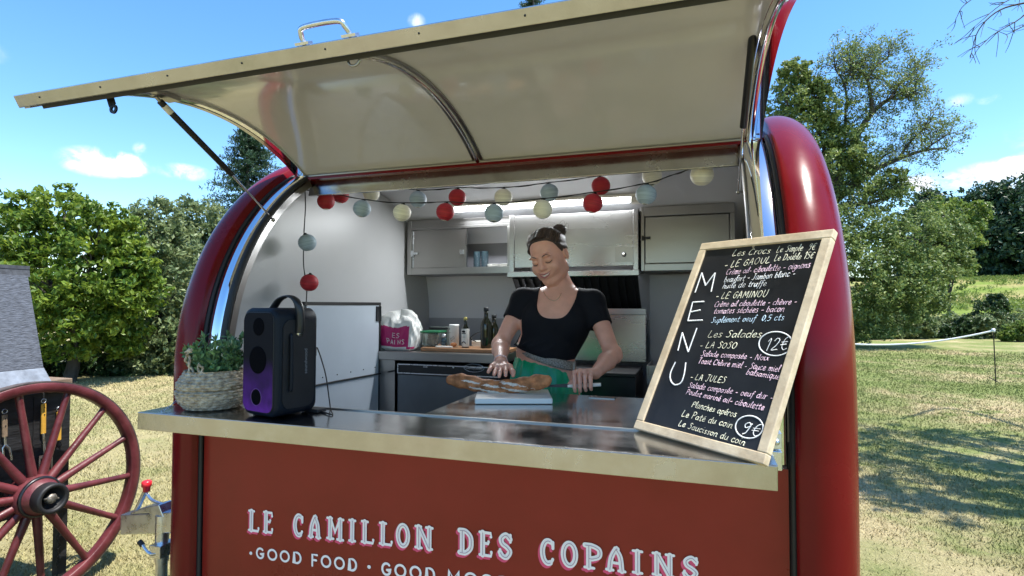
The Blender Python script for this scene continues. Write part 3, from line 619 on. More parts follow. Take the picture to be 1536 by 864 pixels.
# back counter with dishwasher
BZ = 1.345
bc = thing('back_counter', 'steel counter along the back wall carrying the groceries', 'counter', (.4, 1.6, .43))
MB().box((-.015, 1.285, BZ-.052), (.80, 1.95, BZ)).build('counter_top', STEELV, bc, .004); MB().box((-.015, 1.30, .44), (.102, 1.93, BZ-.054)).build('side_cupboard', STEELV, bc); MB().box((.102, 1.90, .44), (.80, 1.93, BZ-.054)).build('back_board', DARK, bc)
dw = thing('dishwasher', 'dark steel front-loading dishwasher under the back counter', 'dishwasher', (.44, 1.3, .44))
MB().box((.118, 1.318, .44), (.775, 1.88, 1.274)).build('body', DARK, dw)
fr = MB().box((.122, 1.300, 1.213), (.772, 1.317, 1.272)).build('control_strip', RUBBER, dw, .002)
mb = MB(); z0_, z1_ = 1.213, 1.272
for lo, hi in (((.120, 1.2975, z1_-.006), (.774, 1.3005, z1_)), ((.120, 1.2975, z0_), (.774, 1.3005, z0_+.006)), ((.120, 1.2975, z0_+.0062), (.126, 1.3005, z1_-.0062)), ((.768, 1.2975, z0_+.0062), (.774, 1.3005, z1_-.0062))): mb.box(lo, hi)
mb.build('strip_frame', GALV, fr)
MB().box((.122, 1.298, .60), (.70, 1.317, 1.206)).build('door', OVEN, dw, .004); MB().box((.703, 1.302, .60), (.772, 1.317, 1.206)).build('side_panel', DARK, dw)
def oval(cx, y, cz, rx, rz, r):
    mb = MB(); mb.tube([(cx+rx*math.cos(a), y, cz+rz*math.sin(a)) for a in np.linspace(0, 2*math.pi, 40)[:-1]], r, 5, closed=True); return mb
oc = pl(711, 552, 1, 1.2975); oval(oc[0], 1.2975, oc[2], .062, .023, .0016).build('logo_ring', GALV, fr)
def textmesh(s, size, loc, m, name, parent, rot=(R_(90), 0, 0), ext=.0004, fit=None):
    cu = bpy.data.curves.new(name, 'FONT'); cu.body = s; cu.size = size; cu.extrude = ext; cu.align_x = 'CENTER'; cu.align_y = 'CENTER'
    t = bpy.data.objects.new(name, cu); COL.objects.link(t); dg = bpy.context.evaluated_depsgraph_get(); me = bpy.data.meshes.new_from_object(t.evaluated_get(dg)); bpy.data.objects.remove(t); bpy.data.curves.remove(cu)
    if fit:
        n = len(me.vertices); co = np.empty(n*3, np.float32); me.vertices.foreach_get('co', co); co = co.reshape(-1, 3); co[:, 0] *= fit/max(1e-6, np.ptp(co[:, 0])); me.vertices.foreach_set('co', co.ravel())
    me.materials.append(m); o = bpy.data.objects.new(name, me); COL.objects.link(o); o.location = loc; o.rotation_euler = rot; setparent(o, parent); return o
textmesh('CombiSteel', .022, (oc[0], 1.2972, oc[2]), GALV, 'logo_text', fr, fit=.105)
q = pl(638, 550, 1, 1.2985); textmesh('888', .018, (q[0], 1.2983, q[2]), GALV, 'display_digits', fr)
q = pl(680, 551, 1, 1.2985); mb = MB(); mb.lathe([(0, 0), (.006, 0), (.005, .003), (0, .003)], q, 10, (0, -1, 0)); mb.build('button', GALV, fr)
q0, q1 = pl(613, 620, 1, 1.29), pl(629, 617, 1, 1.29); mb = MB()
# cooking block behind the woman
ck = thing('griddle_block', 'stainless cooking block with splash back under the extractor hood', 'cooker', (1.2, 1.55, .43))
MB().box((.83, 1.76, 1.28), (1.56, 1.785, 1.60)).build('splash_back', STEEL, ck, .004); mb = MB(); mb.box((.83, 1.745, 1.57), (1.562, 1.7595, 1.61)); mb.build('splash_rim', STEELV, ck, .003)
MB().box((.85, 1.35, .44), (1.54, 1.755, 1.24)).build('body', DARK, ck, .005); MB().box((.85, 1.34, 1.241), (1.54, 1.755, 1.262)).build('griddle_plate', RUBBER, ck, .004)
sh2 = thing('steel_tray_box', 'small steel box on the right wall beside the cooking block', 'box', (1.75, 1.5, 1.2))
mb = MB(); mb.box((1.59, 1.42, 1.20), (2.06, 1.75, 1.245)); mb.box((1.59, 1.42, 1.245), (1.60, 1.75, 1.30)); mb.box((1.60, 1.42, 1.245), (2.06, 1.43, 1.30)); mb.build('tray', STEELV, sh2, .002); MB().box((1.62, 1.45, .43), (2.05, 1.72, 1.199)).build('stand', STEELV, sh2)
wb = thing('side_board', 'flat grey panel standing behind the chalkboard below the right cabinet', 'panel', (1.8, 1.86, .43)); MB().box((1.575, 1.86, .44), (2.09, 1.875, 1.82)).build('panel', GREYW, wb)
# groceries on the back counter
wbd = thing('wooden_board', 'long wooden chopping board lying on the back counter under the bottles', 'chopping board', (.55, 1.42, BZ))
MB().box((.245, 1.36, BZ+.001), (.80, 1.56, BZ+.024)).build('board', BUTCHER, wbd, .004)
KB = BZ+.025
def bottle(name, label, x, y, z, H, r, neck, mats, cap, labelspec=None, cat='bottle'):
    t = thing(name, label, cat, (x, y, z)); mb = MB()
    mb.lathe([(0, 0), (r*.96, .0), (r, .006), (r, H*.56), (r*.93, H*.62), (neck*1.15, H*.74), (neck, H*.80), (neck, H*.93), (0, H*.93)], (x, y, z), 24); mb.build('glass_body', mats, t)
    mb = MB(); mb.lathe([(neck*1.12, H*.90), (neck*1.2, H*.905), (neck*1.2, H*.995), (neck*1.05, H), (0, H)], (x, y, z), 20); mb.build('cap', cap, t)
    if labelspec:
        a, b, m = labelspec; mb = MB(); mb.lathe([(r+.0006, H*a), (r+.0008, H*a+.001), (r+.0008, H*b-.001), (r+.0006, H*b)], (x, y, z), 24); lb = mb.build('label', m, t); return t, lb
    return t, None
x, y = pl(698, 520, 1, 1.43)[0], 1.43
YCAP = mat('brass_cap', (.40, .34, .10), .35, .5)
t, lb = bottle('oil_bottle', 'slim dark bottle with white label and brass-coloured cap', x, y, KB, .165*1.12, .0235, .0095, GLASSD, YCAP, (.03, .62, PAPERW))
mb = MB(); yy = y-.0255
mb.ball((x-.001, yy, KB+.098), (.012, .0015, .007)); mb.obox((x-.013, yy-.0012, KB+.084), (.026, 0, 0), (0, .002, 0), (0, 0, .004)); mb.obox((x-.010, yy-.001, KB+.064), (.020, 0, 0), (0, .002, 0), (0, 0, .0015)); mb.tube([(x+.012*math.cos(a), yy, KB+.022+.014*math.sin(a)) for a in np.linspace(.2, 2.9, 10)], .0028, 6); mb.build('label_print', DARK, lb)
bottle('oil_bottle', 'tall dark green glass oil bottle near her elbow, tallest on the counter', pl(729, 520, 1, 1.44)[0], 1.44, KB, .245, .0335, .0125, GLASSD, BLACK)
bottle('oil_bottle', 'black bottle half hidden behind the tall green oil bottle', pl(741, 520, 1, 1.50)[0], 1.50, KB, .20, .028, .013, GLASSD, BLACK)
x, y = pl(681, 500, 1, 1.47)[0], 1.47
cn = thing('cardboard_tin', 'white cylindrical tin with black print standing behind the slim bottle', 'tin', (x, y, KB)); mb = MB()
mb.lathe([(0, 0), (.030, 0), (.030, .125), (.031, .126), (.031, .136), (.029, .138), (0, .138)], (x, y, KB), 28); mb.build('tin_body', PAPERW, cn)
mb = MB(); yy = y-.0315; mb.tube([(x-.012, yy, KB+.048), (x+.012, yy, KB+.066), (x+.018, yy, KB+.055), (x-.006, yy, KB+.036)], .0012, 5, closed=True); mb.obox((x-.024, yy+.006, KB+.108), (.008, 0, 0), (0, .002, 0), (0, 0, .005)); mb.obox((x-.02, yy+.003, KB+.086), (.016, 0, 0), (0, .002, 0), (0, 0, .002)); mb.build('tin_print', DARK, cn)
x = pl(666, 510, 1, 1.43)[0]; sp = thing('spice_jar', 'small clear spice jar in front of the white tin', 'jar', (x, 1.43, KB)); mb = MB(); mb.lathe([(0, 0), (.017, 0), (.018, .05), (.012, .06), (.012, .066), (0, .066)], (x, 1.43, KB), 18); mb.build('jar', GLASSG, sp); mb = MB(); mb.lathe([(0, .06), (.0135, .06), (.0135, .078), (0, .078)], (x, 1.43, KB), 18); mb.build('lid', GALV, sp)
eb = thing('egg_tub', 'plastic tub of brown eggs with green lid between bag and tin', 'tub', (.27, 1.47, KB)); x0 = pl(650, 520, 1, 1.47)[0]
mb = MB(); mb.prism([(x0-.055, 1.42, KB), (x0+.055, 1.42, KB), (x0+.06, 1.42, KB+.085), (x0-.06, 1.42, KB+.085)], (0, .10, 0)); o = mb.build('tub', mat('clear_plastic', (.5, .58, .52), .1, trans=.85), eb, .006)
MB().box((x0-.065, 1.412, KB+.0855), (x0+.065, 1.53, KB+.097)).build('lid', GREENL, eb, .004)
mb = MB()
for i, (dx_, dy_, dz_) in enumerate([(-.03, -.018, .026), (.005, -.02, .025), (.034, -.014, .026), (-.012, -.008, .06), (.024, -.004, .058), (-.036, .0, .058), (.0, .03, .028)]): mb.ball((x0+dx_, 1.47+dy_, KB+dz_), (.0185, .0185, .024), 14, 10)
mb.build('eggs', EGG, eb)
lb2 = thing('leaflet_pad', 'pale card lying on the wooden board in front of the tin', 'card', (.36, 1.40, KB)); x = pl(665, 523, 1, 1.385)[0]; MB().obox((x-.05, 1.375, KB), (.11, 0, 0), (0, .03, 0), (0, 0, .008)).build('card', PAPERW, lb2, .001)
x = pl(681, 520, 1, 1.41)[0]; ap = thing('small_loaf', 'small brown roll on the card in front of the white tin', 'bread roll', (x, 1.405, KB)); mb = MB(); mb.ball((x, 1.405, KB+.018), (.021, .015, .013), 14, 8); mb.build('roll', CRUST, ap)
x = pl(715, 508, 1, 1.55)[0]; hb = thing('hand_blender_base', 'white socket box with a black cord behind the bottles', 'socket box', (x, 1.55, KB)); MB().box((x-.032, 1.54, KB-.02), (x+.036, 1.585, KB+.035)).build('box', PLASTW, hb, .006); mb = MB(); mb.tube(spline([(x+.05, 1.56, KB+.09), (x+.01, 1.545, KB+.086), (x-.03, 1.535, KB+.06), (x-.032, 1.535, KB+.045), (x, 1.538, KB+.03)], 6), .003, 6); mb.build('cord', CORD, hb)
x = pl(655, 498, 1, 1.60)[0]; fb = thing('grey_storage_box', 'flat grey lidded box standing behind the egg tub', 'box', (x, 1.6, BZ)); MB().box((x-.05, 1.59, BZ+.001), (x+.085, 1.66, BZ+.14)).build('box', mat('smoked_box', (.12, .14, .13), .3), fb, .006); MB().box((x-.05, 1.586, BZ+.125), (x+.085, 1.5895, BZ+.138)).build('rim', DARK, fb)
# crumpled bread bag
bgx, bgy = .085, 1.40
def crumple(a, z):
    return 1+.09*math.sin(3*a+z*21)+.06*math.sin(7*a-z*37+1)+.045*math.sin(13*a+z*60+2)+.03*math.sin(23*a-z*90)
rows = []; rng = np.random.default_rng(3); NB = 72
bagH = .225
for i in range(46):
    t = i/45; z = bagH*t; w = np.interp(t, [0, .06, .3, .62, .85, .97, 1], [.085, .108, .122, .122, .104, .06, .0]); row = []
    for j in range(NB):
        a = 2*math.pi*j/NB; sq = 1/max(abs(math.cos(a)), abs(math.sin(a)))**.72
        amp = (crumple(a, z)-1)*(.25+.9*t)
        k = w*(1+amp)*sq; dz = .022*t*math.sin(2*a+.8)+.012*t*math.sin(5*a)
        row.append((bgx+k*math.cos(a)*1.02, bgy+k*math.sin(a)*.62, BZ+.002+z+dz*(t > .02)))
    rows.append(row)
bag = thing('bread_bag', 'crumpled white and magenta paper bag on the left of the back counter', 'paper bag', (bgx, bgy, BZ))
mb = MB(); fs = []
o = mb.grid(rows, True, smooth=False)
for k, f in enumerate(mb.f):
    i, j = divmod(k, NB); a = 360*j/NB; t = i/45
    if 150 < a < 309 and .10 < t < .66+.05*math.sin(a*.05): mb.mi[k] = 1
    if 300 < a < 345 and .04 < t < .10: mb.mi[k] = 1
mb.build('bag', [PAPERW, MAGENTA], bag)
def bagpt(a, t):                         # point on the bag front, pushed out a little
    i = int(t*45); j = int(a/360*NB) % NB; p = np.array(rows[i][j]); q = np.array(rows[i][(j+1) % NB]); fr_ = a/360*NB-int(a/360*NB); return p*(1-fr_)+q*fr_
mb = MB()
LET = {'P': [[(0, 0), (0, 1), (.6, 1), (.7, .75), (.6, .5), (0, .5)]], 'A': [[(0, 0), (.35, 1), (.7, 0)], [(.15, .4), (.55, .4)]], 'I': [[(.1, 0), (.1, 1)]], 'N': [[(0, 0), (0, 1), (.6, 0), (.6, 1)]], 'S': [[(.6, .85), (.3, 1), (0, .8), (.6, .3), (.3, 0), (0, .15)]], 'E': [[(.6, 1), (0, 1), (0, 0), (.6, 0)], [(0, .5), (.5, .5)]]}
def bagtext(s, a0, a1, t0, t1):
    n = len(s)
    for i, ch in enumerate(s):
        for st in LET[ch]:
            P = []
            for (x_, y_) in [((1-k)*p[0]+k*q[0], (1-k)*p[1]+k*q[1]) for p, q in zip(st[:-1], st[1:]) for k in (0, .5)]+[st[-1]]:
                b_ = bagpt(a0+(a1-a0)*(i+x_)/n, t0+(t1-t0)*y_); P.append(b_+np.array([.0, -.0022, 0])+.0*b_)
            mb.tube(P, .0020, 5)
bagtext('PAINS', 246, 304, .20, .34); mb.build('bag_print', PAPERW, bag); mb = MB(); bagtext('ES', 262, 290, .41, .55)
mb.build('bag_print', PAPERW, bag)

# ------------------------------------------------------------------ paper lanterns and their cords
def lantern(name, label, m, pos, r=.0425, tilt=0):
    t = thing(name, label, 'lantern', (0, 0, 0), 'paper lanterns strung across the opening'); mb = MB(); rows = []
    for i in range(25):
        a = math.pi*(.09+.82*i/24); rr = r*math.sin(a)*(1+(.022 if i % 2 else -.022))
        rows.append([(rr*math.cos(b), rr*math.sin(b), r*.97*math.cos(a)) for b in np.linspace(0, 2*math.pi, 29)[:-1]])
    mb.grid([q[::-1] for q in rows], True); mb.build('shade', m, t)
    mb = MB(); mb.lathe([(r*.22, r*.925), (r*.3, r*.92), (r*.3, r*.97), (r*.15, r*.98), (r*.15, r*1.12), (0, r*1.12)], (0, 0, 0), 14); mb.build('bulb_socket', CORD, t)
    mb = MB(); mb.lathe([(r*.26, -r*.95), (r*.32, -r*.93), (r*.32, -r*.90), (r*.26, -r*.89)], (0, 0, 0), 18); mb.build('wire_ring', PAPERW, t)
    t.location = tuple(pos); t.rotation_euler = (0.12*math.sin(tilt), .25*math.sin(tilt*1.7), tilt); return t
protos = {}
LM = {'r': LRED, 'c': LCREAM, 'b': LBLUE}; CN = {'r': 'red_lantern', 'c': 'cream_lantern', 'b': 'blue_lantern'}
LL = [ # u, v, y, colour, radius, label
 (489, 302, .60, 'r', .042, 'dark red paper lantern at the far left under the lintel, nearest the corner'),
 (543, 313, .60, 'b', .042, 'grey-blue paper lantern between the leftmost red and a low cream one'),
 (603, 319, .60, 'c', .042, 'cream paper lantern hanging low on the front cord left of the light strip'),
 (668, 318, .60, 'r', .042, 'red paper lantern on the front cord at the left end of the strip light'),
 (741, 320, .60, 'b', .042, 'pale blue paper lantern on the front cord above the left edge of the hood'),
 (814, 314, .60, 'c', .042, 'cream paper lantern right above the head of the woman'),
 (889, 305, .60, 'r', .042, 'lower of the two red paper lanterns right of the head of the woman'),
 (969, 292, .60, 'b', .042, 'blue paper lantern covering the right end of the strip light'),
 (1053, 262, .60, 'c', .045, 'cream paper lantern at the far right below the lintel'),
 (511, 293, .72, 'r', .042, 'red paper lantern peeping out behind the leftmost one'),
 (470, 300, .80, 'c', .042, 'shaded cream paper lantern in the left corner behind the hanging cord'),
 (557, 290, .74, 'c', .042, 'cream paper lantern half hidden by the lintel left of centre'),
 (627, 299, .74, 'b', .042, 'pale blue paper lantern on the back cord between cream and red ones'),
 (686, 296, .74, 'r', .042, 'red paper lantern on the back cord touching the front red one at the light'),
 (755, 296, .74, 'c', .042, 'cream paper lantern glowing in front of the strip light on the back cord'),
 (824, 289, .74, 'b', .042, 'blue paper lantern on the back cord above the cream one over her head'),
 (901, 279, .74, 'r', .042, 'upper of the two red paper lanterns right of the head of the woman'),
 (978, 264, .74, 'c', .042, 'cream paper lantern tucked up behind the lintel at the right'),
 (461, 364, .50, 'b', .042, 'grey-blue paper lantern on the cord hanging straight down at the left'),
 (464, 424, .50, 'r', .042, 'red paper lantern lowest on the cord hanging straight down at the left')]
FP, BP, VP = [], [], []
for i, (u, v, y, c, r, lab) in enumerate(LL):
    p = pl(u, v, 1, y)
    if c not in protos: protos[c] = lantern(CN[c], lab, LM[c], p, .042, i*1.3)
    else:
        o = dup(protos[c], p, lab); o.rotation_euler = (.14*math.sin(i*2.1), .25*math.sin(i*1.3), i*1.1); k = r/.042; o.scale = (k, k, k)
    (VP if i > 17 else (FP if y == .60 else BP)).append(p+np.array([0, 0, r*1.1]))
def cord(name, lab, pts):
    mb = MB(); mb.tube(spline(pts, 6), .0022, 6); mb.tube([q+np.array([0, .003, .003*math.sin(i*1.1)]) for i, q in enumerate(spline(pts, 6))], .0016, 5); o = mb.build(name, CORD); tag(o, lab, 'cord')
cord('lantern_cord', 'thin black cord of the front row of lanterns, sagging below the lintel', [pl(455, 285, 1, .57)]+FP[:-1]+[pl(1010, 262, 1, .6), pl(1045, 250, 1, .59)])
BPs = sorted(BP, key=lambda q: q[0]); cord('lantern_cord', 'thin black cord of the rear row of lanterns, close under the ceiling', BPs+[pl(1020, 250, 1, .72)])
cord('lantern_cord', 'twisted black cord hanging down the left edge of the opening', [pl(457, 280, 1, .515), pl(458, 310, 1, .51), pl(456, 345, 1, .50), pl(455, 390, 1, .50), pl(457, 412, 1, .50), pl(460, 436, 1, .49), pl(458, 470, 1, .44)])

# ------------------------------------------------------------------ on the counter
T0 = SH+.001
# party speaker
fl, frr = pl(362, 624, 2, T0), pl(427, 629, 2, T0); fl = np.array([.353, -.165, T0]); ex = np.array([.172, -.042, 0]); ex3 = ex/np.linalg.norm(ex); ey3 = np.array([-ex3[1], ex3[0], 0]); SW = .188; SD = .165; SHH = .368
spk = thing('party_speaker', 'tall black portable speaker with violet light and a carry strap', 'speaker', fl)
def sp(x, y, z): return fl+ex3*x+ey3*y+np.array([0, 0, z])
def rrect(w, h, r, n=6, tr=None):
    out = []
    for cx, cy, a0 in ((w-r, h-r, 0), (r, h-r, 90), (r, r, 180), (w-r, r, 270)):
        for a in np.linspace(a0, a0+90, n): out.append((cx+r*math.cos(R_(a)), cy+r*math.sin(R_(a))))
    return out
mb = MB(); rows = []
for y_, ins in ((0, .012), (.004, .004), (.012, 0), (SD-.012, 0), (SD-.003, .005), (SD, .014)):
    rows.append([sp(ins+x, y_, ins+.004+z) for x, z in rrect(SW-2*ins, SHH-.004-2*ins, .038-ins*.6, 7)])
mb.grid(rows, True); mb.add(rows[0], [tuple(range(len(rows[0])))], False); mb.add(rows[-1], [tuple(range(len(rows[0])))[::-1]], False); mb.box(tuple(sp(.02, .03, -.0)+np.array([0,0,0])), tuple(sp(.02, .03, 0)+np.array([.1, .06, .006]))); mb.build('cabinet', SPK, spk)
mb = MB(); g0 = [sp(.014+x, -.0015, .02+z) for x, z in rrect(SW-.028, SHH-.036, .03, 7)]; mb.prism(g0, ey3*-.004); gr = mb.build('grille', PURPLE, spk, 0, fl)
mb = MB(); mb.tube(g0, .0022, 6, closed=True); mb.build('grille_rim', RUBBER, gr); CONE = mat('speaker_cone', (.0035, .0035, .005), .95, spec=.04)
mb = MB()
for x, z, r in ((.098, .305, .030), (.096, .193, .046), (.090, .068, .026)): mb.lathe([(0, .0012), (r*.9, .001), (r, .0006), (r, -.002)], sp(x, -.0062, z), 30, tuple(-ey3), )
mb.build('speaker_cones', CONE, gr)
mb = MB(); mb.lathe([(.027, .0), (.0285, .002), (.030, .0)], sp(.090, -.0060, .068), 30, tuple(-ey3)); mb.build('cone_ring', mat('violet_ring', (.02, .01, .03), .5, emit=(.3, .1, .9), estr=.04), gr)
side = [sp(SW+.0005, .022+x, .03+z) for x, z in rrect(SD-.04, SHH-.07, .03, 6)]; mb = MB(); mb.prism(side, ex3*.0035); mb.build('side_panel', BLACK, spk)
mb = MB(); mb.tube(spline([sp(SW+.005, .05, .09), sp(SW+.011, .05, .11), sp(SW+.011, .05, .26), sp(SW+.005, .05, .28)], 5), .006, 8); mb.build('side_bar', SPK, spk)
mb = MB(); mb.tube(spline([sp(SW*.30, SD*.45, SHH-.006), sp(SW*.52, SD*.45, SHH+.030), sp(SW*.83, SD*.45, SHH+.040), sp(SW+.006, SD*.47, SHH+.012), sp(SW+.012, SD*.5, SHH-.05), sp(SW+.006, SD*.5, SHH-.085)], 7), .015, 10, flat=.30, flatdir=np.array([0, 0, 1.0])*.35+ex3*.94 if False else (0, 0, 1.0)); mb.build('carry_strap', BLACK, spk)
mb = MB(); mb.lathe([(0, 0), (.011, 0), (.011, .006), (0, .007)], sp(SW+.004, SD*.5, SHH-.085), 14, tuple(ex3)); mb.build('strap_button', GALV, spk)
textrot = Matrix(((ex3[1]*0, 0, 0), (0, 0, 0), (0, 0, 0)))
tm = textmesh('soundwood', .017, (0, 0, 0), mat('grey_print', (.16, .17, .19), .5), 'side_lettering', spk, fit=.085)
tm.matrix_parent_inverse = Matrix.Identity(4)
tx, ty, tz = np.array([0, 0, 1.0]), -ey3, ex3; pz = sp(SW+.0042, .112, .185)-fl
tm.matrix_basis = Matrix(((tx[0], ty[0], tz[0], pz[0]), (tx[1], ty[1], tz[1], pz[1]), (tx[2], ty[2], tz[2], pz[2]), (0, 0, 0, 1)))
mb = MB(); mb.tube(spline([sp(SW-.01, SD, .20), pl(476, 522, 1, .06), pl(488, 560, 1, .05), pl(494, 600, 1, .035), pl(496, 614, 1, .012), np.array([pl(492, 630, 1, -.1)[0], -.08, T0+.003]), np.array([.55, -.02, T0+.003])], 8), .0024, 6); tag(mb.build('charging_cable', CORD), 'thin black cable hanging from the speaker down to the counter', 'cable')
mb = MB(); mb.tube([pl(440, 585, 0, .002), pl(505, 572, 0, .002), pl(572, 560, 0, .002), pl(592, 556, 1, 1.293)], .005, 6); tag(mb.build('cupboard_cable', CORD), 'straight black cable running along the white half door to the back counter', 'cable')
ph = thing('phone', 'small black phone lying beside the speaker on the counter', 'phone', (.52, .0, T0)); a = pl(452, 617, 2, T0); MB().obox(a+np.array([0, -.0, 0]), (.075, -.01, 0), (.01, .04, 0), (0, 0, .012)).build('body', RUBBER, ph, .003)
# basket with plant
bx, by = pl(317, 615, 2, T0)[:2]; bx, by = .155, -.095
bk = thing('potted_plant_basket', 'seagrass belly basket holding a small leafy green plant', 'basket', (bx, by, T0))
rows = []; RB = .122
pr = [(.0, 0), (.075, .0), (.092, .006), (.112, .03), (.120, .055), (.121, .068), (.113, .074), (.118, .080), (.119, .095), (.108, .112), (.096, .132), (.093, .140), (.088, .138), (.086, .12), (.07, .10)]
fine = []
for (a, b) in zip(pr[:-1], pr[1:]):
    for k in range(9): fine.append((a[0]+(b[0]-a[0])*k/9, a[1]+(b[1]-a[1])*k/9))
mb = MB(); 
for i, (r, z) in enumerate(fine):
    rows.append([(bx+(r+(.0045*abs(math.sin(z*300))+.0028*math.sin(j*1.05+(int(z*95.5) % 2)*3.1) if r > .05 else 0))*math.cos(2*math.pi*j/120), by+(r+(.0045*abs(math.sin(z*300))+.0028*math.sin(j*1.05+(int(z*95.5) % 2)*3.1) if r > .05 else 0))*math.sin(2*math.pi*j/120), T0+z) for j in range(120)])
mb.grid(rows, True); mb.build('woven_body', BASKET, bk)
mb = MB()
for s in (0, 1):
    hx = spline([pl(u_+s*3, v_-s, 1, by-.085) for u_, v_ in ((289, 574), (283, 552), (279, 534), (282, 525), (289, 527), (296, 543), (301, 560), (303, 575))], 7)
    mb.tube([q+.0042*np.array([math.cos(i*.9+s*3.14), math.sin(i*.9+s*3.14), math.sin(i*.9+s*3.1)]) for i, q in enumerate(hx)], .0045, 7)
mb.build('rope_handle', BASKET, bk)
mb = MB(); mb.lathe([(0, .105), (.085, .105)], (bx, by, T0), 20); mb.build('soil', TARRED, bk)
rng = np.random.default_rng(8); V, Fq = [], []
def leafquad(V, Fq, p, d, w, l):
    d = d/np.linalg.norm(d); s = np.cross(d, rng.normal(size=3)); s /= np.linalg.norm(s)+1e-9; n = np.cross(d, s); k = len(V)
    V += [p, p+d*l*.5+s*w-n*w*.3, p+d*l, p+d*l*.5-s*w-n*w*.3]; Fq.append((k, k+1, k+2, k+3))
stems = MB()
for i in range(62):
    a = rng.uniform(0, 6.28); r0 = .07*math.sqrt(rng.random()); b0 = np.array([bx+r0*math.cos(a), by+r0*math.sin(a), T0+.11]); h = rng.uniform(.05, .125)*(1.2 if math.cos(a) > -.2 else .9); tip = b0+np.array([.065*math.cos(a)*rng.uniform(.2, 1.0), .065*math.sin(a)*rng.uniform(.2, 1), h])
    stems.tube([b0, (b0+tip)/2+rng.normal(size=3)*.004, tip], .0016, 5)
    for k in range(34):
        q = b0+(tip-b0)*rng.uniform(.25, 1.04); d = rng.normal(size=3)+np.array([0, 0, .7])+(tip-b0)*6; leafquad(V, Fq, q, d, rng.uniform(.005, .0085), rng.uniform(.018, .030))
npmesh('foliage', V, Fq, LEAFD, bk); stems.build('stems', LEAFD, bk)
# white cutting board, bread, knife
cbd = thing('cutting_board', 'white plastic cutting board under the bread', 'cutting board', (1.17, .45, T0+.001))
a, b, c = pl(712, 606, 2, T0+.002), pl(829, 606, 2, T0+.002), np.array([1.305, .60, T0]); e1_ = b-a; e1_ /= np.linalg.norm(e1_); e2_ = np.array([-e1_[1], e1_[0], 0]); Wb = np.linalg.norm(b-a)
MB().obox((a[0], a[1], T0+.0015), e1_*Wb, e2_*.235, (0, 0, .021)).build('board', PLASTW, cbd, .004)

# ------------------------------------------------------------------ chalkboard menu
q_ = np.array([1.6682, .0163, 1.2545, -.7163, .4383, .6529, .4867, -.0053])
def board_frame():
    x, y, z, a, w, h, l, rl = q_
    e = np.array([math.cos(a)*math.cos(rl), math.sin(a)*math.cos(rl), math.sin(rl)]); nh = np.array([-math.sin(a), math.cos(a), 0.]); u = nh*math.sin(l)+np.array([0, 0, 1])*math.cos(l); u -= e*(u@e); u /= np.linalg.norm(u); return np.array([x, y, z+.003]), e, u, np.cross(e, u), w, h
BO, BE, BU, BN, BW, BH = board_frame()          # BN points to the viewer
def bp(x, y, n=0.0): return BO+BE*x+BU*y+BN*n
_A = []
for (u_, v_), (x_, y_) in zip(((948, 650), (1145, 688), (1262, 342), (1058, 370)), ((0, 0), (BW, 0), (BW, BH), (0, BH))):    # the photographed face to the face as built
    _A += [[u_, v_, 1, 0, 0, 0, -x_*u_, -x_*v_, -x_], [0, 0, 0, u_, v_, 1, -y_*u_, -y_*v_, -y_]]
HOM = np.linalg.svd(np.array(_A, float))[2][-1].reshape(3, 3)
def buv(u, v):                                   # photo pixel on the face of the board
    p = HOM@np.array([u, v, 1.0]); return p[:2]/p[2]
mn = thing('menu_chalkboard', 'black chalkboard with handwritten menu in pale pine frame, on the right end of the counter', 'menu board', bp(BW/2, 0))
MB().obox(bp(.012, .012, -.010), BE*(BW-.024), BU*(BH-.024), BN*.0095).build('slate', BOARD, mn)
FWD = .027
for k, (o, ea, eb) in enumerate([(bp(0, 0, -.016), BE*BW, BU*FWD), (bp(0, BH-FWD, -.016), BE*BW, BU*FWD), (bp(0, FWD+.0005, -.016), BE*FWD, BU*(BH-2*FWD-.001)), (bp(BW-FWD, FWD+.0005, -.016), BE*FWD, BU*(BH-2*FWD-.001))]):
    MB().obox(o, ea, eb, BN*.022).build('frame_bar', WOODF, mn, .0025)
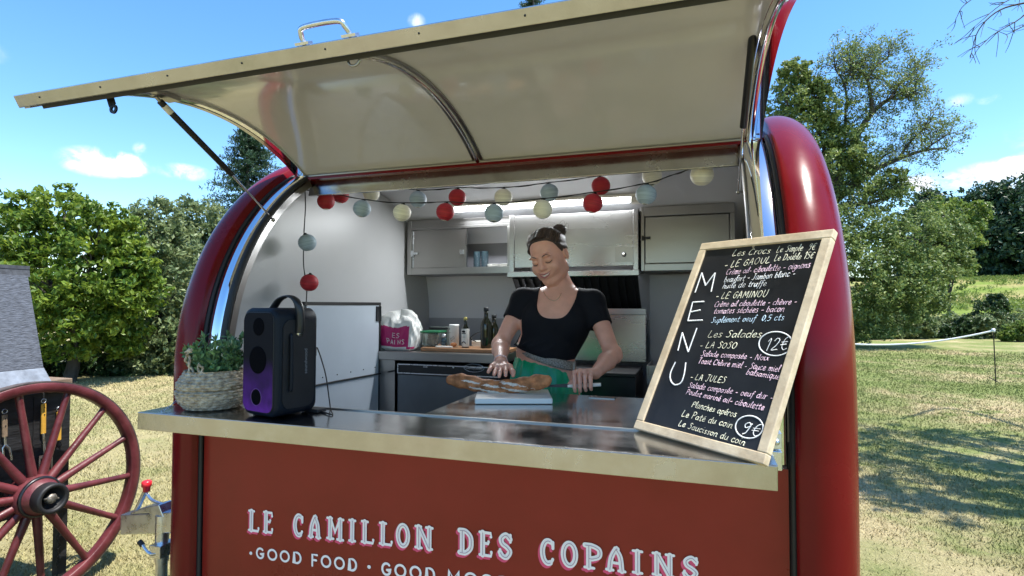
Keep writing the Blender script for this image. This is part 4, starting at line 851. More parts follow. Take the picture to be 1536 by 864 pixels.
LC = {
'a': (4.6, [[(3.8,4.2),(2.6,5),(1,4.4),(.2,2.4),(.8,.4),(2,.2),(3.4,1.8),(3.9,4.6),(3.7,1.2),(4.6,0)]]),
'b': (4.2, [[(.8,8.6),(.4,4),(.2,.2)],[(.3,2.4),(1.8,4.8),(3.5,3.8),(3.2,1.2),(1.6,0),(.3,.8)]]),
'c': (3.9, [[(3.5,4.1),(2.2,5),(.5,3.6),(.3,1.3),(1.7,0),(3.9,1)]]),
'd': (4.8, [[(3.7,4),(2.2,5),(.4,3.6),(.3,1.2),(1.7,0),(3.5,1.6)],[(4.3,8.6),(3.7,1.2),(4.7,0)]]),
'e': (4.0, [[(.5,2.3),(3,2.9),(3.1,4.4),(1.8,5),(.4,3.4),(.5,1),(2,0),(4,1.1)]]),
'f': (3.0, [[(3.6,7.6),(2.7,8.7),(1.7,7.4),(1.2,1),(.5,-2.8)],[(.1,4.4),(3,4.9)]]),
'g': (4.4, [[(3.8,4.2),(2.3,5),(.5,3.7),(.6,1.3),(2,.7),(3.5,2.2),(4,4.8),(3.5,-1.2),(2,-3.2),(.3,-2.4)]]),
'h': (4.3, [[(.9,8.6),(.3,0)],[(.4,2.4),(2,4.9),(3.4,3.9),(3.3,.8),(4.2,.1)]]),
'i': (1.9, [[(.8,5),(.5,1),(1.9,.2)],[(1,6.9),(1.1,7.4)]]),
'j': (2.0, [[(1.5,5),(1.1,-2),(-.4,-3.2)],[(1.7,6.9),(1.8,7.3)]]),
'l': (2.0, [[(.6,2),(1.7,7.2),(1.4,8.6),(.6,6.5),(.5,1.2),(1.9,.1)]]),
'm': (6.0, [[(.4,5),(.2,0)],[(.3,2.8),(1.7,4.9),(2.6,4),(2.5,0)],[(2.6,2.8),(4.2,4.9),(5.1,4),(5,.8),(6,.1)]]),
'n': (4.4, [[(.4,5),(.2,0)],[(.3,2.6),(2,4.9),(3.4,4),(3.3,.8),(4.4,.1)]]),
'o': (4.2, [[(2.8,4.7),(1.4,4.8),(.2,2.8),(.8,.4),(2.4,.2),(3.6,2.3),(2.9,4.5),(4.2,4.3)]]),
'p': (4.2, [[(.6,5),(.1,-3.2)],[(.4,3.2),(2,5),(3.6,3.8),(3.2,1.2),(1.6,.2),(.4,1.2)]]),
'q': (4.2, [[(3.7,4.2),(2.2,5),(.4,3.6),(.4,1.2),(1.8,.1),(3.5,2),(3.9,4.8),(3.5,-3.2)]]),
'r': (3.3, [[(.5,5),(.3,0)],[(.4,2.6),(1.7,4.7),(3.2,4.5)]]),
's': (3.4, [[(3.2,4.4),(1.8,5),(.7,3.9),(2.9,1.6),(2,.1),(.2,.7)]]),
't': (3.2, [[(1.7,7.6),(1.1,1.2),(1.8,.1),(3.1,.7)],[(.1,4.7),(3,5.1)]]),
'u': (4.5, [[(.4,4.9),(.4,1.2),(1.6,.1),(3.2,1.6),(3.7,4.9),(3.6,1),(4.5,.1)]]),
'v': (4.0, [[(.3,4.9),(1.6,.1),(3.4,4.9)]]),
'x': (4.0, [[(.4,4.8),(3.4,.1)],[(3.6,4.9),(.2,0)]]),
'-': (3.4, [[(.3,2.6),(3,2.9)]]), '.': (1.5, [[(.5,0),(.7,.4)]]), ',': (1.6, [[(.8,.5),(.3,-1.3)]]), ' ': (3.0, []),
'L': (5.2, [[(1.2,8.4),(.5,.2),(4.6,.5)]]), 'C': (5.8, [[(5,7),(3.6,8.4),(1.2,6.6),(.5,3),(1.8,.2),(4.8,1)]]), 'S': (5.0, [[(4.8,7.4),(3,8.5),(1.4,6.8),(3.8,3.6),(3,.5),(.3,.6)]]),
'D': (6.0, [[(1.2,8.2),(.6,.1)],[(.2,8),(3.6,7.6),(5.2,4.6),(3.6,.9),(.3,.1)]]), 'G': (6.0, [[(5,6.6),(3.8,8),(1.2,6),(.8,2),(2.8,.2),(4.8,2),(4.6,4),(3,4)]]), 'A': (5.8, [[(.2,0),(2.6,8.3),(4.8,.1)],[(1.2,3.2),(4.2,3.5)]]),
'O': (6.2, [[(3,8.1),(.9,6),(.7,2),(2.8,.1),(5,2.4),(5,6.2),(3,8.1)]]), 'U': (6.0, [[(.8,8),(.7,2.4),(2.6,.1),(4.6,2.4),(5,8.1)]]), 'M': (7.4, [[(.4,0),(1.6,8),(3.6,2.6),(5.8,8.2),(6.4,0)]]), 'I': (2.6, [[(1.2,8.1),(.9,0)]]), 'N': (6.6, [[(.4,0),(1,8),(4.8,.2),(5.8,8.4)]]),
'E': (5.2, [[(4.6,8.1),(1,7.9),(.6,.2),(4.4,.3)],[(.8,4.2),(3.8,4.5)]]), 'T': (5.2, [[(.1,7.9),(5,8.3)],[(2.6,8.1),(2.2,0)]]), 'B': (5, [[(.9,8.2),(.5,.1)],[(.6,8),(3.8,7.4),(3.2,4.8),(.8,4.4),(4.2,3.4),(3.4,.6),(.4,.1)]]),
'J': (5.2, [[(1.6,8.1),(4.8,8.3)],[(3.4,8.2),(3,1.6),(1.6,-.6),(.2,.8)]]), 'P': (5, [[(1.1,8.2),(.5,0)],[(.4,7.4),(2.8,8.5),(4.6,6.6),(3.2,4.4),(.9,4)]]),
'0': (4.6, [[(2.2,8),(.7,6),(.6,2.2),(2,.1),(3.7,2.4),(3.7,6.2),(2.2,8)]]), '1': (3.0, [[(.4,6.2),(2,8.2),(1.6,0)]]), '2': (4.6, [[(.6,6.4),(2,8.2),(3.8,6.8),(2.6,3.4),(.4,.3),(4.4,.5)]]), '3': (4.4, [[(.5,7.4),(2.4,8.2),(3.6,6.4),(1.6,4.5),(3.9,2.8),(2.6,.2),(.3,.9)]]),
'5': (4.6, [[(4.2,8.2),(1.2,8),(.9,4.8),(3.2,4.8),(3.9,2.4),(2.4,.1),(.3,.8)]]), '9': (4.6, [[(3.8,6.6),(2.4,8.2),(.7,6.6),(1.6,4.4),(3.6,5.8),(4,7.8),(3.2,1.4),(1.6,-.2)]]),
'@': (5.6, [[(5,7.2),(3.6,8.2),(1.6,6.4),(1.2,2.2),(2.8,.1),(4.8,1)],[(.1,4.8),(4,5.1)],[(0,3.2),(3.6,3.5)]]),
}
LC['é'] = (4.0, LC['e'][1]+[[(1.7,6.2),(3.1,7.8)]]); LC['è'] = (4.0, LC['e'][1]+[[(3,6.2),(1.4,7.7)]])
chalk = {k: MB() for k in 'wypb'}; crng = np.random.default_rng(11)
def write(s, a, b, hpx, col, wgt=1.0, jit=.25):
    A, B = buv(*a), buv(*b); d = B-A; Lb = np.linalg.norm(d); d /= Lb; up_ = np.array([-d[1], d[0]]); up_ = .75*up_+.25*np.array([0, 1]); up_ /= np.linalg.norm(up_)
    cap = abs((buv(a[0], a[1]-hpx*.9)-A)[1])/8.3; tot = sum(LC[c][0]+.9 for c in s)-.9; kx = Lb/tot; x = 0.0
    mb = chalk[col]
    for c in s:
        w, strokes = LC[c]; jy = crng.normal()*jit*.6; js = 1+crng.normal()*.05
        for st in strokes:
            P = [A+d*kx*(x+p[0]+crng.normal()*jit*.35+.16*p[1])+up_*cap*js*(p[1]+jy+crng.normal()*jit*.35) for p in st]
            if len(P) > 2: P = spline([np.array([*q]) for q in P], 4)
            rr = wgt*.00088*(1+.25*crng.normal())
            mb.tube([bp(q[0], q[1], .0004) for q in P], max(.0006, rr), 5, flat=.5, flatdir=BN)
        x += w+.9
    flush(col)
MENUP = {'w': CHALKW, 'y': CHALKY, 'p': CHALKP, 'b': CHALKB}
def flush(col):
    if chalk[col].v: chalk[col].build('chalk_writing', MENUP[col], mn)
    chalk[col] = MB()
def ell(cx, cy, rx, ry, sk): chalk['w'].tube([bp(*buv(cx+rx*math.cos(a)+sk*math.sin(a), cy+ry*math.sin(a)), .0005) for a in np.linspace(0, 2*math.pi, 40)[:-1]], .0018, 6, closed=True, flat=.5, flatdir=BN)
write('Les Crocs', (1103.5, 386.7), (1161, 381), 10, 'y', .9)
write('Le Simple  9@', (1171.5, 379), (1230, 373.2), 10, 'y', .85); write('Le Double 15@', (1167.5, 392), (1227, 386), 10, 'y', .85)
write('- LE GAOUL', (1091, 405.4), (1161, 395), 10.5, 'y', 1.05)
write('Crème ail- ciboulette - oignons', (1093, 415.6), (1221, 400), 9, 'p'); write('beaufort - Jambon blanc -', (1090, 427), (1198, 413.5), 9, 'w'); write('huile de truffe', (1087, 436.5), (1154, 429.8), 9, 'w')
write('- LE GAMINOU', (1076.5, 452.5), (1155, 446), 10.5, 'y', 1.05)
write('Crème ail ciboulette - chèvre -', (1074, 464.5), (1199, 455), 9, 'p'); write('tomates séchées - bacon', (1073, 474.5), (1180, 466.5), 9, 'p')
write('Suplément oeuf  0,5 cts', (1068.5, 488.5), (1179, 479), 9, 'b')
write('Les Salades', (1063, 510), (1144, 506), 11, 'y', 1.05); write('- LA SOSO', (1051, 526), (1106, 524.5), 10, 'y', 1.05)
write('Salade composée - Noix', (1052, 538), (1154.5, 539), 9, 'p'); write('Toast Chèvre miel - Sauce miel', (1047.5, 549), (1170, 554.5), 9, 'p'); write('balsamique', (1120.5, 561), (1170, 565.5), 9, 'p')
write('- LA JULES', (1035, 573), (1088, 575.5), 10, 'y', 1.05)
write('Salade composée - oeuf dur -', (1031.5, 585), (1159, 595.5), 9, 'p'); write('Poulet mariné ail- ciboulette', (1028, 595), (1145, 611), 9, 'p')
write('Planches apéros', (1036.5, 613), (1103, 623.5), 10, 'y', 1.05); write('Le Paté du coin', (1021, 627.5), (1097, 639.5), 10, 'y', 1.05); write('Le Saucisson du coin', (1016, 641), (1115, 662.5), 10, 'y', 1.05)
ell(1166.5, 514, 25, 17.5, -3); write('12@', (1149, 525), (1184, 522), 20, 'w', 1.35, .1); ell(1123.5, 636, 20.5, 16, -2); write('9@', (1109, 645.5), (1139, 649), 20, 'w', 1.35, .1)
def stroke(pts, w): chalk['w'].tube([bp(*buv(u, v), .0005) for u, v in spline([np.array(p, float) for p in pts], 6)], w, 6, flat=.5, flatdir=BN)
def seg(*pts, w=.0024): chalk['w'].tube([bp(*buv(u, v), .0005) for u, v in pts], w, 6, flat=.5, flatdir=BN)
seg((1045, 444), (1056, 414)); seg((1056, 414), (1061.5, 433)); seg((1061.5, 433), (1077, 413)); seg((1077, 413), (1070, 442))
flush('w'); seg((1059, 457), (1041, 459)); seg((1041, 459), (1033, 487)); seg((1033, 487), (1056, 485)); seg((1038, 473.5), (1053, 470))
flush('w'); seg((1017, 532), (1024, 505)); seg((1024, 505), (1033, 533)); seg((1033, 533), (1047, 497))
flush('w'); stroke([(1013, 549), (1005, 566), (1005.5, 577), (1012, 582.5), (1021, 579), (1026, 567), (1029, 549)], .0024)
flush('w')
# ------------------------------------------------------------------ signed-distance modelling (bread, person)
class SDF:
    def __init__(s, lo, hi, h):
        s.h = h; s.lo = np.array(lo, float); s.n = np.ceil((np.array(hi)-s.lo)/h).astype(int)+1; s.D = np.full(s.n, .08, np.float32)
    def block(s, lo, hi):
        i0 = np.clip(np.floor((np.array(lo)-s.lo)/s.h).astype(int), 0, s.n-1); i1 = np.clip(np.ceil((np.array(hi)-s.lo)/s.h).astype(int)+1, 1, s.n)
        if (i1 <= i0).any(): return None
        g = np.meshgrid(*[s.lo[k]+s.h*np.arange(i0[k], i1[k]) for k in range(3)], indexing='ij'); return tuple(slice(a, b) for a, b in zip(i0, i1)), np.stack(g, -1)
    def put(s, sl, d, k, sub=False, inter=False):
        A = s.D[sl]
        if sub: d = -d
        if sub or inter:
            h = np.clip(.5-.5*(A-d)/k, 0, 1); s.D[sl] = A*(1-h)+d*h+k*h*(1-h)
        else:
            h = np.clip(.5+.5*(A-d)/k, 0, 1); s.D[sl] = A*(1-h)+d*h-k*h*(1-h)
    def cap(s, a, b, ra, rb, k=.02, sub=False, sq=None):
        a, b = np.array(a, float), np.array(b, float); m = max(ra, rb)+k+.012; q = s.block(np.minimum(a, b)-m, np.maximum(a, b)+m)
        if q is None: return
        sl, P = q; ab = b-a; t = np.clip(((P-a)@ab)/(ab@ab+1e-12), 0, 1); w = P-a-t[..., None]*ab
        if sq is not None:                       # flatten along a direction: sq = (dir, factor > 1)
            n = np.array(sq[0], float); n /= np.linalg.norm(n); c = w@n; w = w+(c*(sq[1]-1))[..., None]*n
        s.put(sl, np.linalg.norm(w, axis=-1)-(ra+(rb-ra)*t), k, sub)
    def ell(s, c, r, k=.02, M=None, sub=False):
        c = np.array(c, float); r = np.array(r, float); m = r.max()+k+.012; q = s.block(c-m, c+m)
        if q is None: return
        sl, P = q; p = P-c
        if M is not None: p = p@M.T              # rows of M are the local axes
        k0 = np.linalg.norm(p/r, axis=-1); k1 = np.linalg.norm(p/(r*r), axis=-1); s.put(sl, k0*(k0-1)/(k1+1e-9), k, sub)
    def mesh(s):
        """surface nets"""
        D = s.D; inside = D < 0; nx, ny, nz = D.shape
        c = np.zeros((nx-1, ny-1, nz-1), np.int8)
        for dx in (0, 1):
            for dy in (0, 1):
                for dz in (0, 1): c += inside[dx:nx-1+dx, dy:ny-1+dy, dz:nz-1+dz]
        cell = np.argwhere((c > 0) & (c < 8)); vid = np.full(c.shape, -1, np.int64); vid[tuple(cell.T)] = np.arange(len(cell))
        acc = np.zeros((len(cell), 3)); cntv = np.zeros(len(cell)); cor = [np.array(q) for q in np.ndindex(2, 2, 2)]
        for a in cor:
            for b in cor:
                if (b-a).sum() == 1 and (b-a).min() >= 0:
                    da = D[tuple((cell+a).T)]; db = D[tuple((cell+b).T)]; x = (da < 0) != (db < 0); t = np.where(x, da/(da-db+1e-12), 0)
                    acc += np.where(x[:, None], a+(b-a)*t[:, None], 0); cntv += x
        V = s.lo+s.h*(cell+acc/cntv[:, None]); Fs = []
        for ax in range(3):
            o1, o2 = [k for k in range(3) if k != ax]; sl0 = [slice(1, -1)]*3; sl0[ax] = slice(0, -1); sl1 = list(sl0); sl1[ax] = slice(1, None)
            A = inside[tuple(sl0)]; B = inside[tuple(sl1)]; e = np.argwhere(A != B); flip = A[tuple(e.T)]
            e = e+1; e[:, ax] -= 1; d1 = np.zeros(3, int); d2 = np.zeros(3, int); d1[o1] = 1; d2[o2] = 1
            q = np.stack([vid[tuple((e-d1-d2).T)], vid[tuple((e-d2).T)], vid[tuple(e.T)], vid[tuple((e-d1).T)]], -1)
            fl_ = flip if ax != 1 else ~flip
            q = np.where(fl_[:, None], q, q[:, ::-1]); Fs.append(q)
        F = np.concatenate(Fs); return V, F[(F >= 0).all(1)]

# twisted floury loaf
bd = SDF((.82, .34, 1.25), (1.33, .56, 1.37), .0024); Y_ = .445
bpx = [(676, 570, .019), (690, 572, .024), (712, 576, .026), (735, 580, .026), (760, 580, .026), (785, 577, .027), (806, 574, .026), (818, 574, .019)]
BPt = [pl(u, v, 1, Y_) for u, v, r in bpx]
for i in range(len(bpx)-1): bd.cap(BPt[i], BPt[i+1], bpx[i][2], bpx[i+1][2], .02)
for i in range(7):            # the two strands of the twist and the slashes between them
    m = (BPt[i]+BPt[i+1])/2; a = i*1.2; bd.cap(m+np.array([-.025, .012*math.cos(a), .014*math.sin(a)]), m+np.array([.025, .012*math.cos(a+1), .014*math.sin(a+1)]), .018, .018, .012)
for (u0, v0, u1, v1) in ((700, 566, 728, 575), (736, 571, 772, 576), (758, 574, 792, 569), (775, 579, 806, 573), (745, 586, 790, 583)):
    bd.cap(pl(u0, v0, 1, Y_-.028), pl(u1, v1, 1, Y_-.028), .0035, .003, .006, True)
V, F = bd.mesh(); br = thing('twisted_loaf', 'long twisted floury baguette resting across the white cutting board', 'bread', BPt[3]-np.array([0, 0, .03]))
C_ = V[F].mean(1); nzf = np.sin(C_[:, 0]*38+C_[:, 2]*260)+.7*fbm(C_[:, 0]*300, C_[:, 2]*1400, 4)+.5*fbm(C_[:, 0]*900, C_[:, 1]*1500+C_[:, 2]*2000, 9); xm_ = (C_[:, 0]-1.07)/.17
npmesh('crust', V, F, [CRUST, FLOUR], br, True, (nzf > .25+1.3*xm_**2+.7*(C_[:, 2] > 1.318)).astype(int))

# ------------------------------------------------------------------ the woman behind the counter
person = thing('person', 'smiling woman in black top and green skirt slicing bread at the counter', 'person', (1.18, .86, .43))
def J(u, v, y): return pl(u, v, 1, y)
LO, HI = (.90, .36, .98), (1.62, 1.06, 2.04)
B = SDF(LO, HI, .0032)
SKIRTZ = 1.36
# head frame
hy, hpch, hrl = R_(8), R_(24), R_(11)
hf = np.array([-math.sin(hy)*math.cos(hpch), -math.cos(hy)*math.cos(hpch), -math.sin(hpch)]); hr = np.cross((0, 0, 1.0), -hf); hr = np.cross(hf, (0, 0, 1.0)); hr /= np.linalg.norm(hr); hr = -hr
# hr: towards her left (image right)
hu = np.cross(hf, hr); hu = hu if hu[2] > 0 else -hu
hr2 = hr*math.cos(hrl)+hu*math.sin(hrl); hu = hu*math.cos(hrl)-hr*math.sin(hrl); hr = hr2
HC = J(823, 384, .865); HS_ = 1.10; HM = np.stack([hr, hf, hu])
def hp_(x, y, z): return HC+(hr*x+hf*y+hu*z)*HS_
class Scaled:
    def __init__(s, S): s.S = S
    def ell(s, c, r, k=.02, M=None, sub=False): s.S.ell(c, np.array(r)*HS_, k, M, sub)
    def cap(s, a, b, ra, rb, k=.02, sub=False): s.S.cap(a, b, ra*HS_, rb*HS_, k, sub)
def head(S):
    S = Scaled(S)
    S.ell(hp_(0, -.014, .028), (.074, .092, .086), .02, HM); S.ell(hp_(0, .022, -.036), (.067, .068, .076), .03, HM); S.ell(hp_(0, .066, -.092), (.027, .024, .022), .03, HM); S.cap(hp_(-.052, -.005, -.062), hp_(-.014, .062, -.090), .016, .016, .02); S.cap(hp_(.052, -.005, -.062), hp_(.014, .062, -.090), .016, .016, .02)
    for s in (-1, 1):
        S.ell(hp_(s*.037, .062, -.032), (.027, .025, .025), .02, HM); S.ell(hp_(s*.050, .012, -.066), (.016, .034, .028), .025, HM)
        S.ell(hp_(s*.032, .100, .006), (.019, .016, .0125), .014, HM, True); S.ell(hp_(s*.0315, .073, .005), (.0155, .0160, .0125), .010, HM)
        S.ell(hp_(s*.030, .082, .026), (.022, .011, .007), .012, HM)
        S.ell(hp_(s*.077, -.012, -.006), (.008, .019, .031), .006, HM); S.ell(hp_(s*.082, -.006, -.002), (.005, .010, .018), .006, HM, True)
    S.cap(hp_(0, .084, .016), hp_(0, .101, -.018), .0085, .0110, .012); S.ell(hp_(0, .099, -.022), (.0130, .012, .010), .008, HM)
    for s in (-1, 1): S.ell(hp_(s*.0120, .090, -.025), (.0080, .010, .0075), .006, HM); S.ell(hp_(s*.006, .098, -.032), (.0035, .004, .003), .003, HM, True)
    S.ell(hp_(0, .076, -0.0520), (.034, .020, .020), .016, HM)
    S.cap(hp_(-.026, .080, -0.0440), hp_(0, .0965, -0.0520), .004, .0055, .006); S.cap(hp_(0, .0965, -0.0520), hp_(.026, .080, -0.0440), .0055, .004, .006)
    S.cap(hp_(-.021, .083, -0.0550), hp_(0, .096, -0.0640), .004, .0062, .006); S.cap(hp_(0, .096, -0.0640), hp_(.021, .083, -0.0550), .0062, .004, .006)
    S.cap(hp_(-.024, .0945, -0.0515), hp_(.024, .0945, -0.0515), .0022, .0022, .003, True)
head(B)
NB_ = np.array([1.232, .915, 1.700])
B.cap(hp_(0, -.048, -.05), NB_, .046, .049, .010); B.cap(NB_, NB_+np.array([-.01, .0, -.07]), .052, .085, .05)
shA, shB = J(784, 450, .895), J(889, 453, .895)
elA, elB = J(751, 517, .76), J(919, 532, .77); wrA, wrB = J(751, 541, .55), J(893, 560, .565)
CH = np.array([1.222, .885, 1.55]); WA = J(815, 527, .865)
def torso(S, g=0.0):
    S.ell(CH, (.148+g, .098+g, .150+g), .04); S.ell(CH+np.array([0, .01, .075]), (.135+g, .070+g, .075+g), .04)
    S.ell((CH+WA)/2+np.array([0, 0, -.01]), (.128+g, .094+g, .13+g), .05); S.ell(WA, (.132+g, .098+g, .11+g), .05)
    S.ell(J(804, 481, .825), (.066+g, .058+g, .066+g), .06); S.ell(J(857, 483, .825), (.066+g, .058+g, .066+g), .06)
    S.cap(NB_+np.array([-.02, .01, -.03]), shA, .046+g, .046+g, .04); S.cap(NB_+np.array([.02, .01, -.03]), shB, .046+g, .046+g, .04)
torso(B)
B.ell(WA+np.array([.01, .01, -.16]), (.165, .115, .16), .06)
for s in (-1, 1): B.cap(WA+np.array([s*.075+.01, .01, -.22]), WA+np.array([s*.08+.01, .02, -.42]), .085, .07, .04)
for sh_, el, wr in ((shA, elA, wrA), (shB, elB, wrB)):
    B.cap(sh_, el, .046, .036, .03); B.ell(el, (.037,)*3, .02); B.cap(el, el+(wr-el)*.35, .037, .037, .02); B.cap(el+(wr-el)*.35, wr, .037, .0235, .02)
def finger(pts, r0, r1, k=.006):
    for i in range(len(pts)-1): B.cap(pts[i], pts[i+1], r0+(r1-r0)*i/(len(pts)-1), r0+(r1-r0)*(i+1)/(len(pts)-1), k)
# her right hand (left in the picture): relaxed, palm down over the loaf
kn = [J(738, 549, .492), J(745, 551, .480), J(752, 551, .478), J(759, 549, .486)]
tips = [(J(735, 554, .458), J(732.5, 558, .436)), (J(742.5, 558, .440), J(741, 562, .415)), (J(750, 559, .436), J(749, 564.5, .408)), (J(758.5, 557, .440), J(758.5, 563, .414))]
for q in kn: B.cap(wrA+(q-wrA)*.05, q, .0155, .0115, .012, sq=((0, .25, 1), 1.15))
for q, (m, t) in zip(kn, tips): finger([q, m, t], .0092, .0072)
th = [J(757, 545, .535), J(765, 551, .505), J(769, 558, .470), J(769.5, 563, .455)]; finger(th, .014, .0082, .010)
# her left hand (right in the picture): fingers closed round the knife handle
KA, KB_ = J(856, 579, .485), J(899, 577, .500)          # handle axis
kdir = (KB_-KA)/np.linalg.norm(KB_-KA); kk = [J(862, 559, .492), J(870, 556.5, .492), J(878, 557.5, .497), J(886, 561, .505)]
for q in kk: B.cap(wrB, q, .0175, .0100, .010); B.ell(q, (.0105,)*3, .004)
HN = np.array([0, -1.0, 0])
def grip(q, s, drop, ln=1.0):
    c = KA+kdir*s; p1 = c+HN*.021+np.array([0, 0, .018]); p2 = c+HN*.0205*ln+np.array([0, 0, -.006]); p3 = c+HN*.010+np.array([0, 0, -.0165-drop])
    finger([q, (q+p1)/2+HN*.006+np.array([0, 0, .004]), p1, p2, p3], .0095, .0072, .0025)
grip(kk[0], .020, .003); grip(kk[1], .041, .004); grip(kk[2], .062, .002); grip(kk[3], .083, -.001)
finger([J(877, 566, .535), J(866, 571, .520), J(858, 575, .505), J(853, 577.5, .493)], .0150, .0085, .010)
V, F = B.mesh()
body = npmesh('body', V, F, [SKIN], person, True)
# t-shirt: the torso grown a little, short sleeves, scooped neck
S = SDF(LO, HI, .0036)
torso(S, .007)
for sh_, el in ((shA, elA), (shB, elB)): S.cap(sh_, sh_+(el-sh_)*.42, .056, .0515, .03); 
# folds over the waist
for i in range(9):
    a = i/8; c = WA+np.array([-.125+.25*a, -.094*math.sqrt(max(.03, 1-(2*a-1)**2))-.006, .035+.025*math.sin(i*2.3)]); S.cap(c+np.array([-.045, .0, -.016]), c+np.array([.04, .0, .016]), .004, .003, .016)
q = S.block(LO, HI); P = q[1]
nc = J(829, 436, .76); nd = ((np.abs(P[..., 0]-nc[0])/.094)**3+(np.abs(P[..., 2]-nc[2]-.050)/.178)**3)**(1/3)-1; nd = np.maximum(nd*.09, P[..., 1]-.90)
ndb = np.sqrt(((P[..., 0]-nc[0])/.080)**2+((P[..., 2]-nc[2]-.085)/.080)**2)-1; nd = np.minimum(nd, ndb*.08)
S.put(q[0], nd.astype(np.float32), .004, sub=True)
for sh_, el in ((shA, elA), (shB, elB)):                # cut the sleeves straight across
    d = (el-sh_)/np.linalg.norm(el-sh_); L_ = np.linalg.norm(el-sh_); e = ((P-sh_)@d-L_*.46); side = np.linalg.norm(P-(sh_+d*np.clip((P-sh_)@d, 0, L_)[..., None]), axis=-1)
    S.D[q[0]] = np.where((side < .075), np.maximum(S.D[q[0]], e), S.D[q[0]])
bz = WA[2]-.014-.30*(P[..., 0]-WA[0])
S.D[q[0]] = np.maximum(S.D[q[0]], bz-P[..., 2])
V, F = S.mesh(); npmesh('t_shirt', V, F, SHIRT, person, True)
# belt and skirt
def ring(z, g, fold=0.0, n=140, tilt=-.31, ph=0.0):
    out = []
    for j in range(n):
        a = 2*math.pi*j/n; f = 1+fold*(math.sin(17*a+ph)+.6*math.sin(29*a+2+ph)+.5*math.sin(7*a+1)); x = WA[0]+.012+(.137+g)*f*math.cos(a); y = WA[1]+.004+(.102+g)*f*math.sin(a); out.append((x, y, z+tilt*(x-WA[0])))
    return out
bz0 = WA[2]-.038
mb = MB(); mb.grid([ring(bz0+z, g) for z, g in ((-.002, .001), (0, .005), (.008, .0065), (.020, .0055), (.032, .0060), (.040, .0045), (.042, .000))], True); mb.build('belt', BELT, person)
mb = MB(); bc_ = J(861, 552, .80); mb.box(tuple(bc_+np.array([-.004, -.006, -.022])), tuple(bc_+np.array([.004, .004, .022]))); mb.build('belt_clasp', STEELV, person, .002)
mb = MB(); mb.grid([ring(bz0-.004-z, g, f, 140, -.31*(1-z*1.6) if z < .62 else 0, z*1.2) for z, g, f in ((0, -.002, .002), (.012, .003, .010), (.04, .014, .016), (.09, .026, .020), (.16, .040, .022), (.26, .055, .025), (.42, .075, .03), (.62, .10, .035))], True); mb.build('skirt', SKIRT, person)
# hair drawn back into a bun
Hs = SDF(tuple(HC-.16), tuple(HC+.17), .003)
HR = Hs; Hs = Scaled(HR); Hs.ell(hp_(0, -.020, .034), (.080, .096, .088), .02, HM); Hs.ell(hp_(0, -.075, -.01), (.055, .035, .055), .03, HM)
for i in range(24):
    a = math.pi*(i+.5)/24; s_ = math.cos(a); Hs.cap(hp_(.070*s_, .052-.030*abs(s_), .085-.045*abs(s_)**2), hp_(.05*s_, -.10, .03+.045*math.sin(a)), .0075, .009, .008)
for s in (-1, 1): Hs.cap(hp_(s*.066, .040, .050), hp_(s*.074, -.03, .012), .010, .010, .012)
_q = HR.block(HC-.2, HC+.2); _L = ((_q[1]-HC)@HM.T)/HS_
_f = np.interp(_L[..., 2], [-.10, -.04, -.012, .012, .035, .060, .078, .094, .105, .13], [-.07, -.035, -.008, .016, .026, .034, .046, .066, .090, .15])-.030*(np.abs(_L[..., 0]) < .03)*(_L[..., 2] > .05)*0
HR.put(_q[0], ((_L[..., 1]-_f)*.8).astype(np.float32), .008, inter=True)
bn = J(839, 346, .945); Hs.S.ell(bn, (.036, .034, .031), .014)
for i in range(9):
    a = i*.7; Hs.cap(bn+.024*np.array([math.cos(a), math.sin(a)*.6, math.sin(a)]), bn+.026*np.array([math.cos(a+1.1), -.5, math.sin(a+1.1)])*1.0, .0075, .006, .006)
V, F = HR.mesh(); hair = npmesh('hair', V, F, HAIR, person, True)
mb = MB(); rng = np.random.default_rng(4)
for i in range(260):
    a = math.pi*(.08+.84*rng.random()); s_ = math.cos(a); p0_ = hp_(.074*s_, .060-.034*abs(s_)+.02*math.sin(a)*0, .104-.060*s_*s_); p1_ = hp_(.078*s_, -.02, .055+.062*math.sin(a)); p2_ = hp_(.04*s_, -.105, .05+.03*math.sin(a))
    w = rng.normal(size=3)*.004; mb.tube(spline([p0_+rng.normal(size=3)*.002, p1_+w, p2_+rng.normal(size=3)*.006], 5), rng.uniform(.0008, .0020), 4, mi=int(rng.random() < .4))
for i in range(12): mb.tube(spline([bn+rng.normal(size=3)*.015, bn+rng.normal(size=3)*.02+np.array([.012, 0, .012]), bn+np.array([.03, 0, .005])+rng.normal(size=3)*.018], 4), .0007, 4)
mb.build('hair_strands', [HAIR, mat('lighter_hair', (.12, .075, .045), .4)], hair)
# face details
def onface(x, z, ymax=.14):
    """march along -hf until the body surface"""
    for k in range(160):
        p = hp_(x, ymax-k*.0008, z); i = np.round((p-B.lo)/B.h).astype(int)
        if B.D[tuple(i)] < .0004: return p
    return hp_(x, .09, z)
mb = MB()
for s in (-1, 1): mb.tube([onface(s*x, z)+hf*.0003 for x, z in ((.014, .0245), (.024, .0300), (.034, .0312), (.043, .0285), (.050, .0225))], [.0016, .0027, .0025, .0018, .001], 6)
mb.build('eyebrows', HAIR, person)
mb = MB()
for s in (-1, 1):
    P_ = [onface(s*x, z)+hf*.0002 for x, z in ((.018, -.0015), (.024, -.0055), (.032, -.0070), (.040, -.0052), (.047, -.0005))]; mb.tube(P_, [.0008, .0014, .0017, .0017, .001], 6)
    for q in spline(P_, 3): mb.tube([q, q+hf*.004-hu*.0035+hr*s*.0015], .0004, 4)
mb.build('eyelashes', CORD, person)
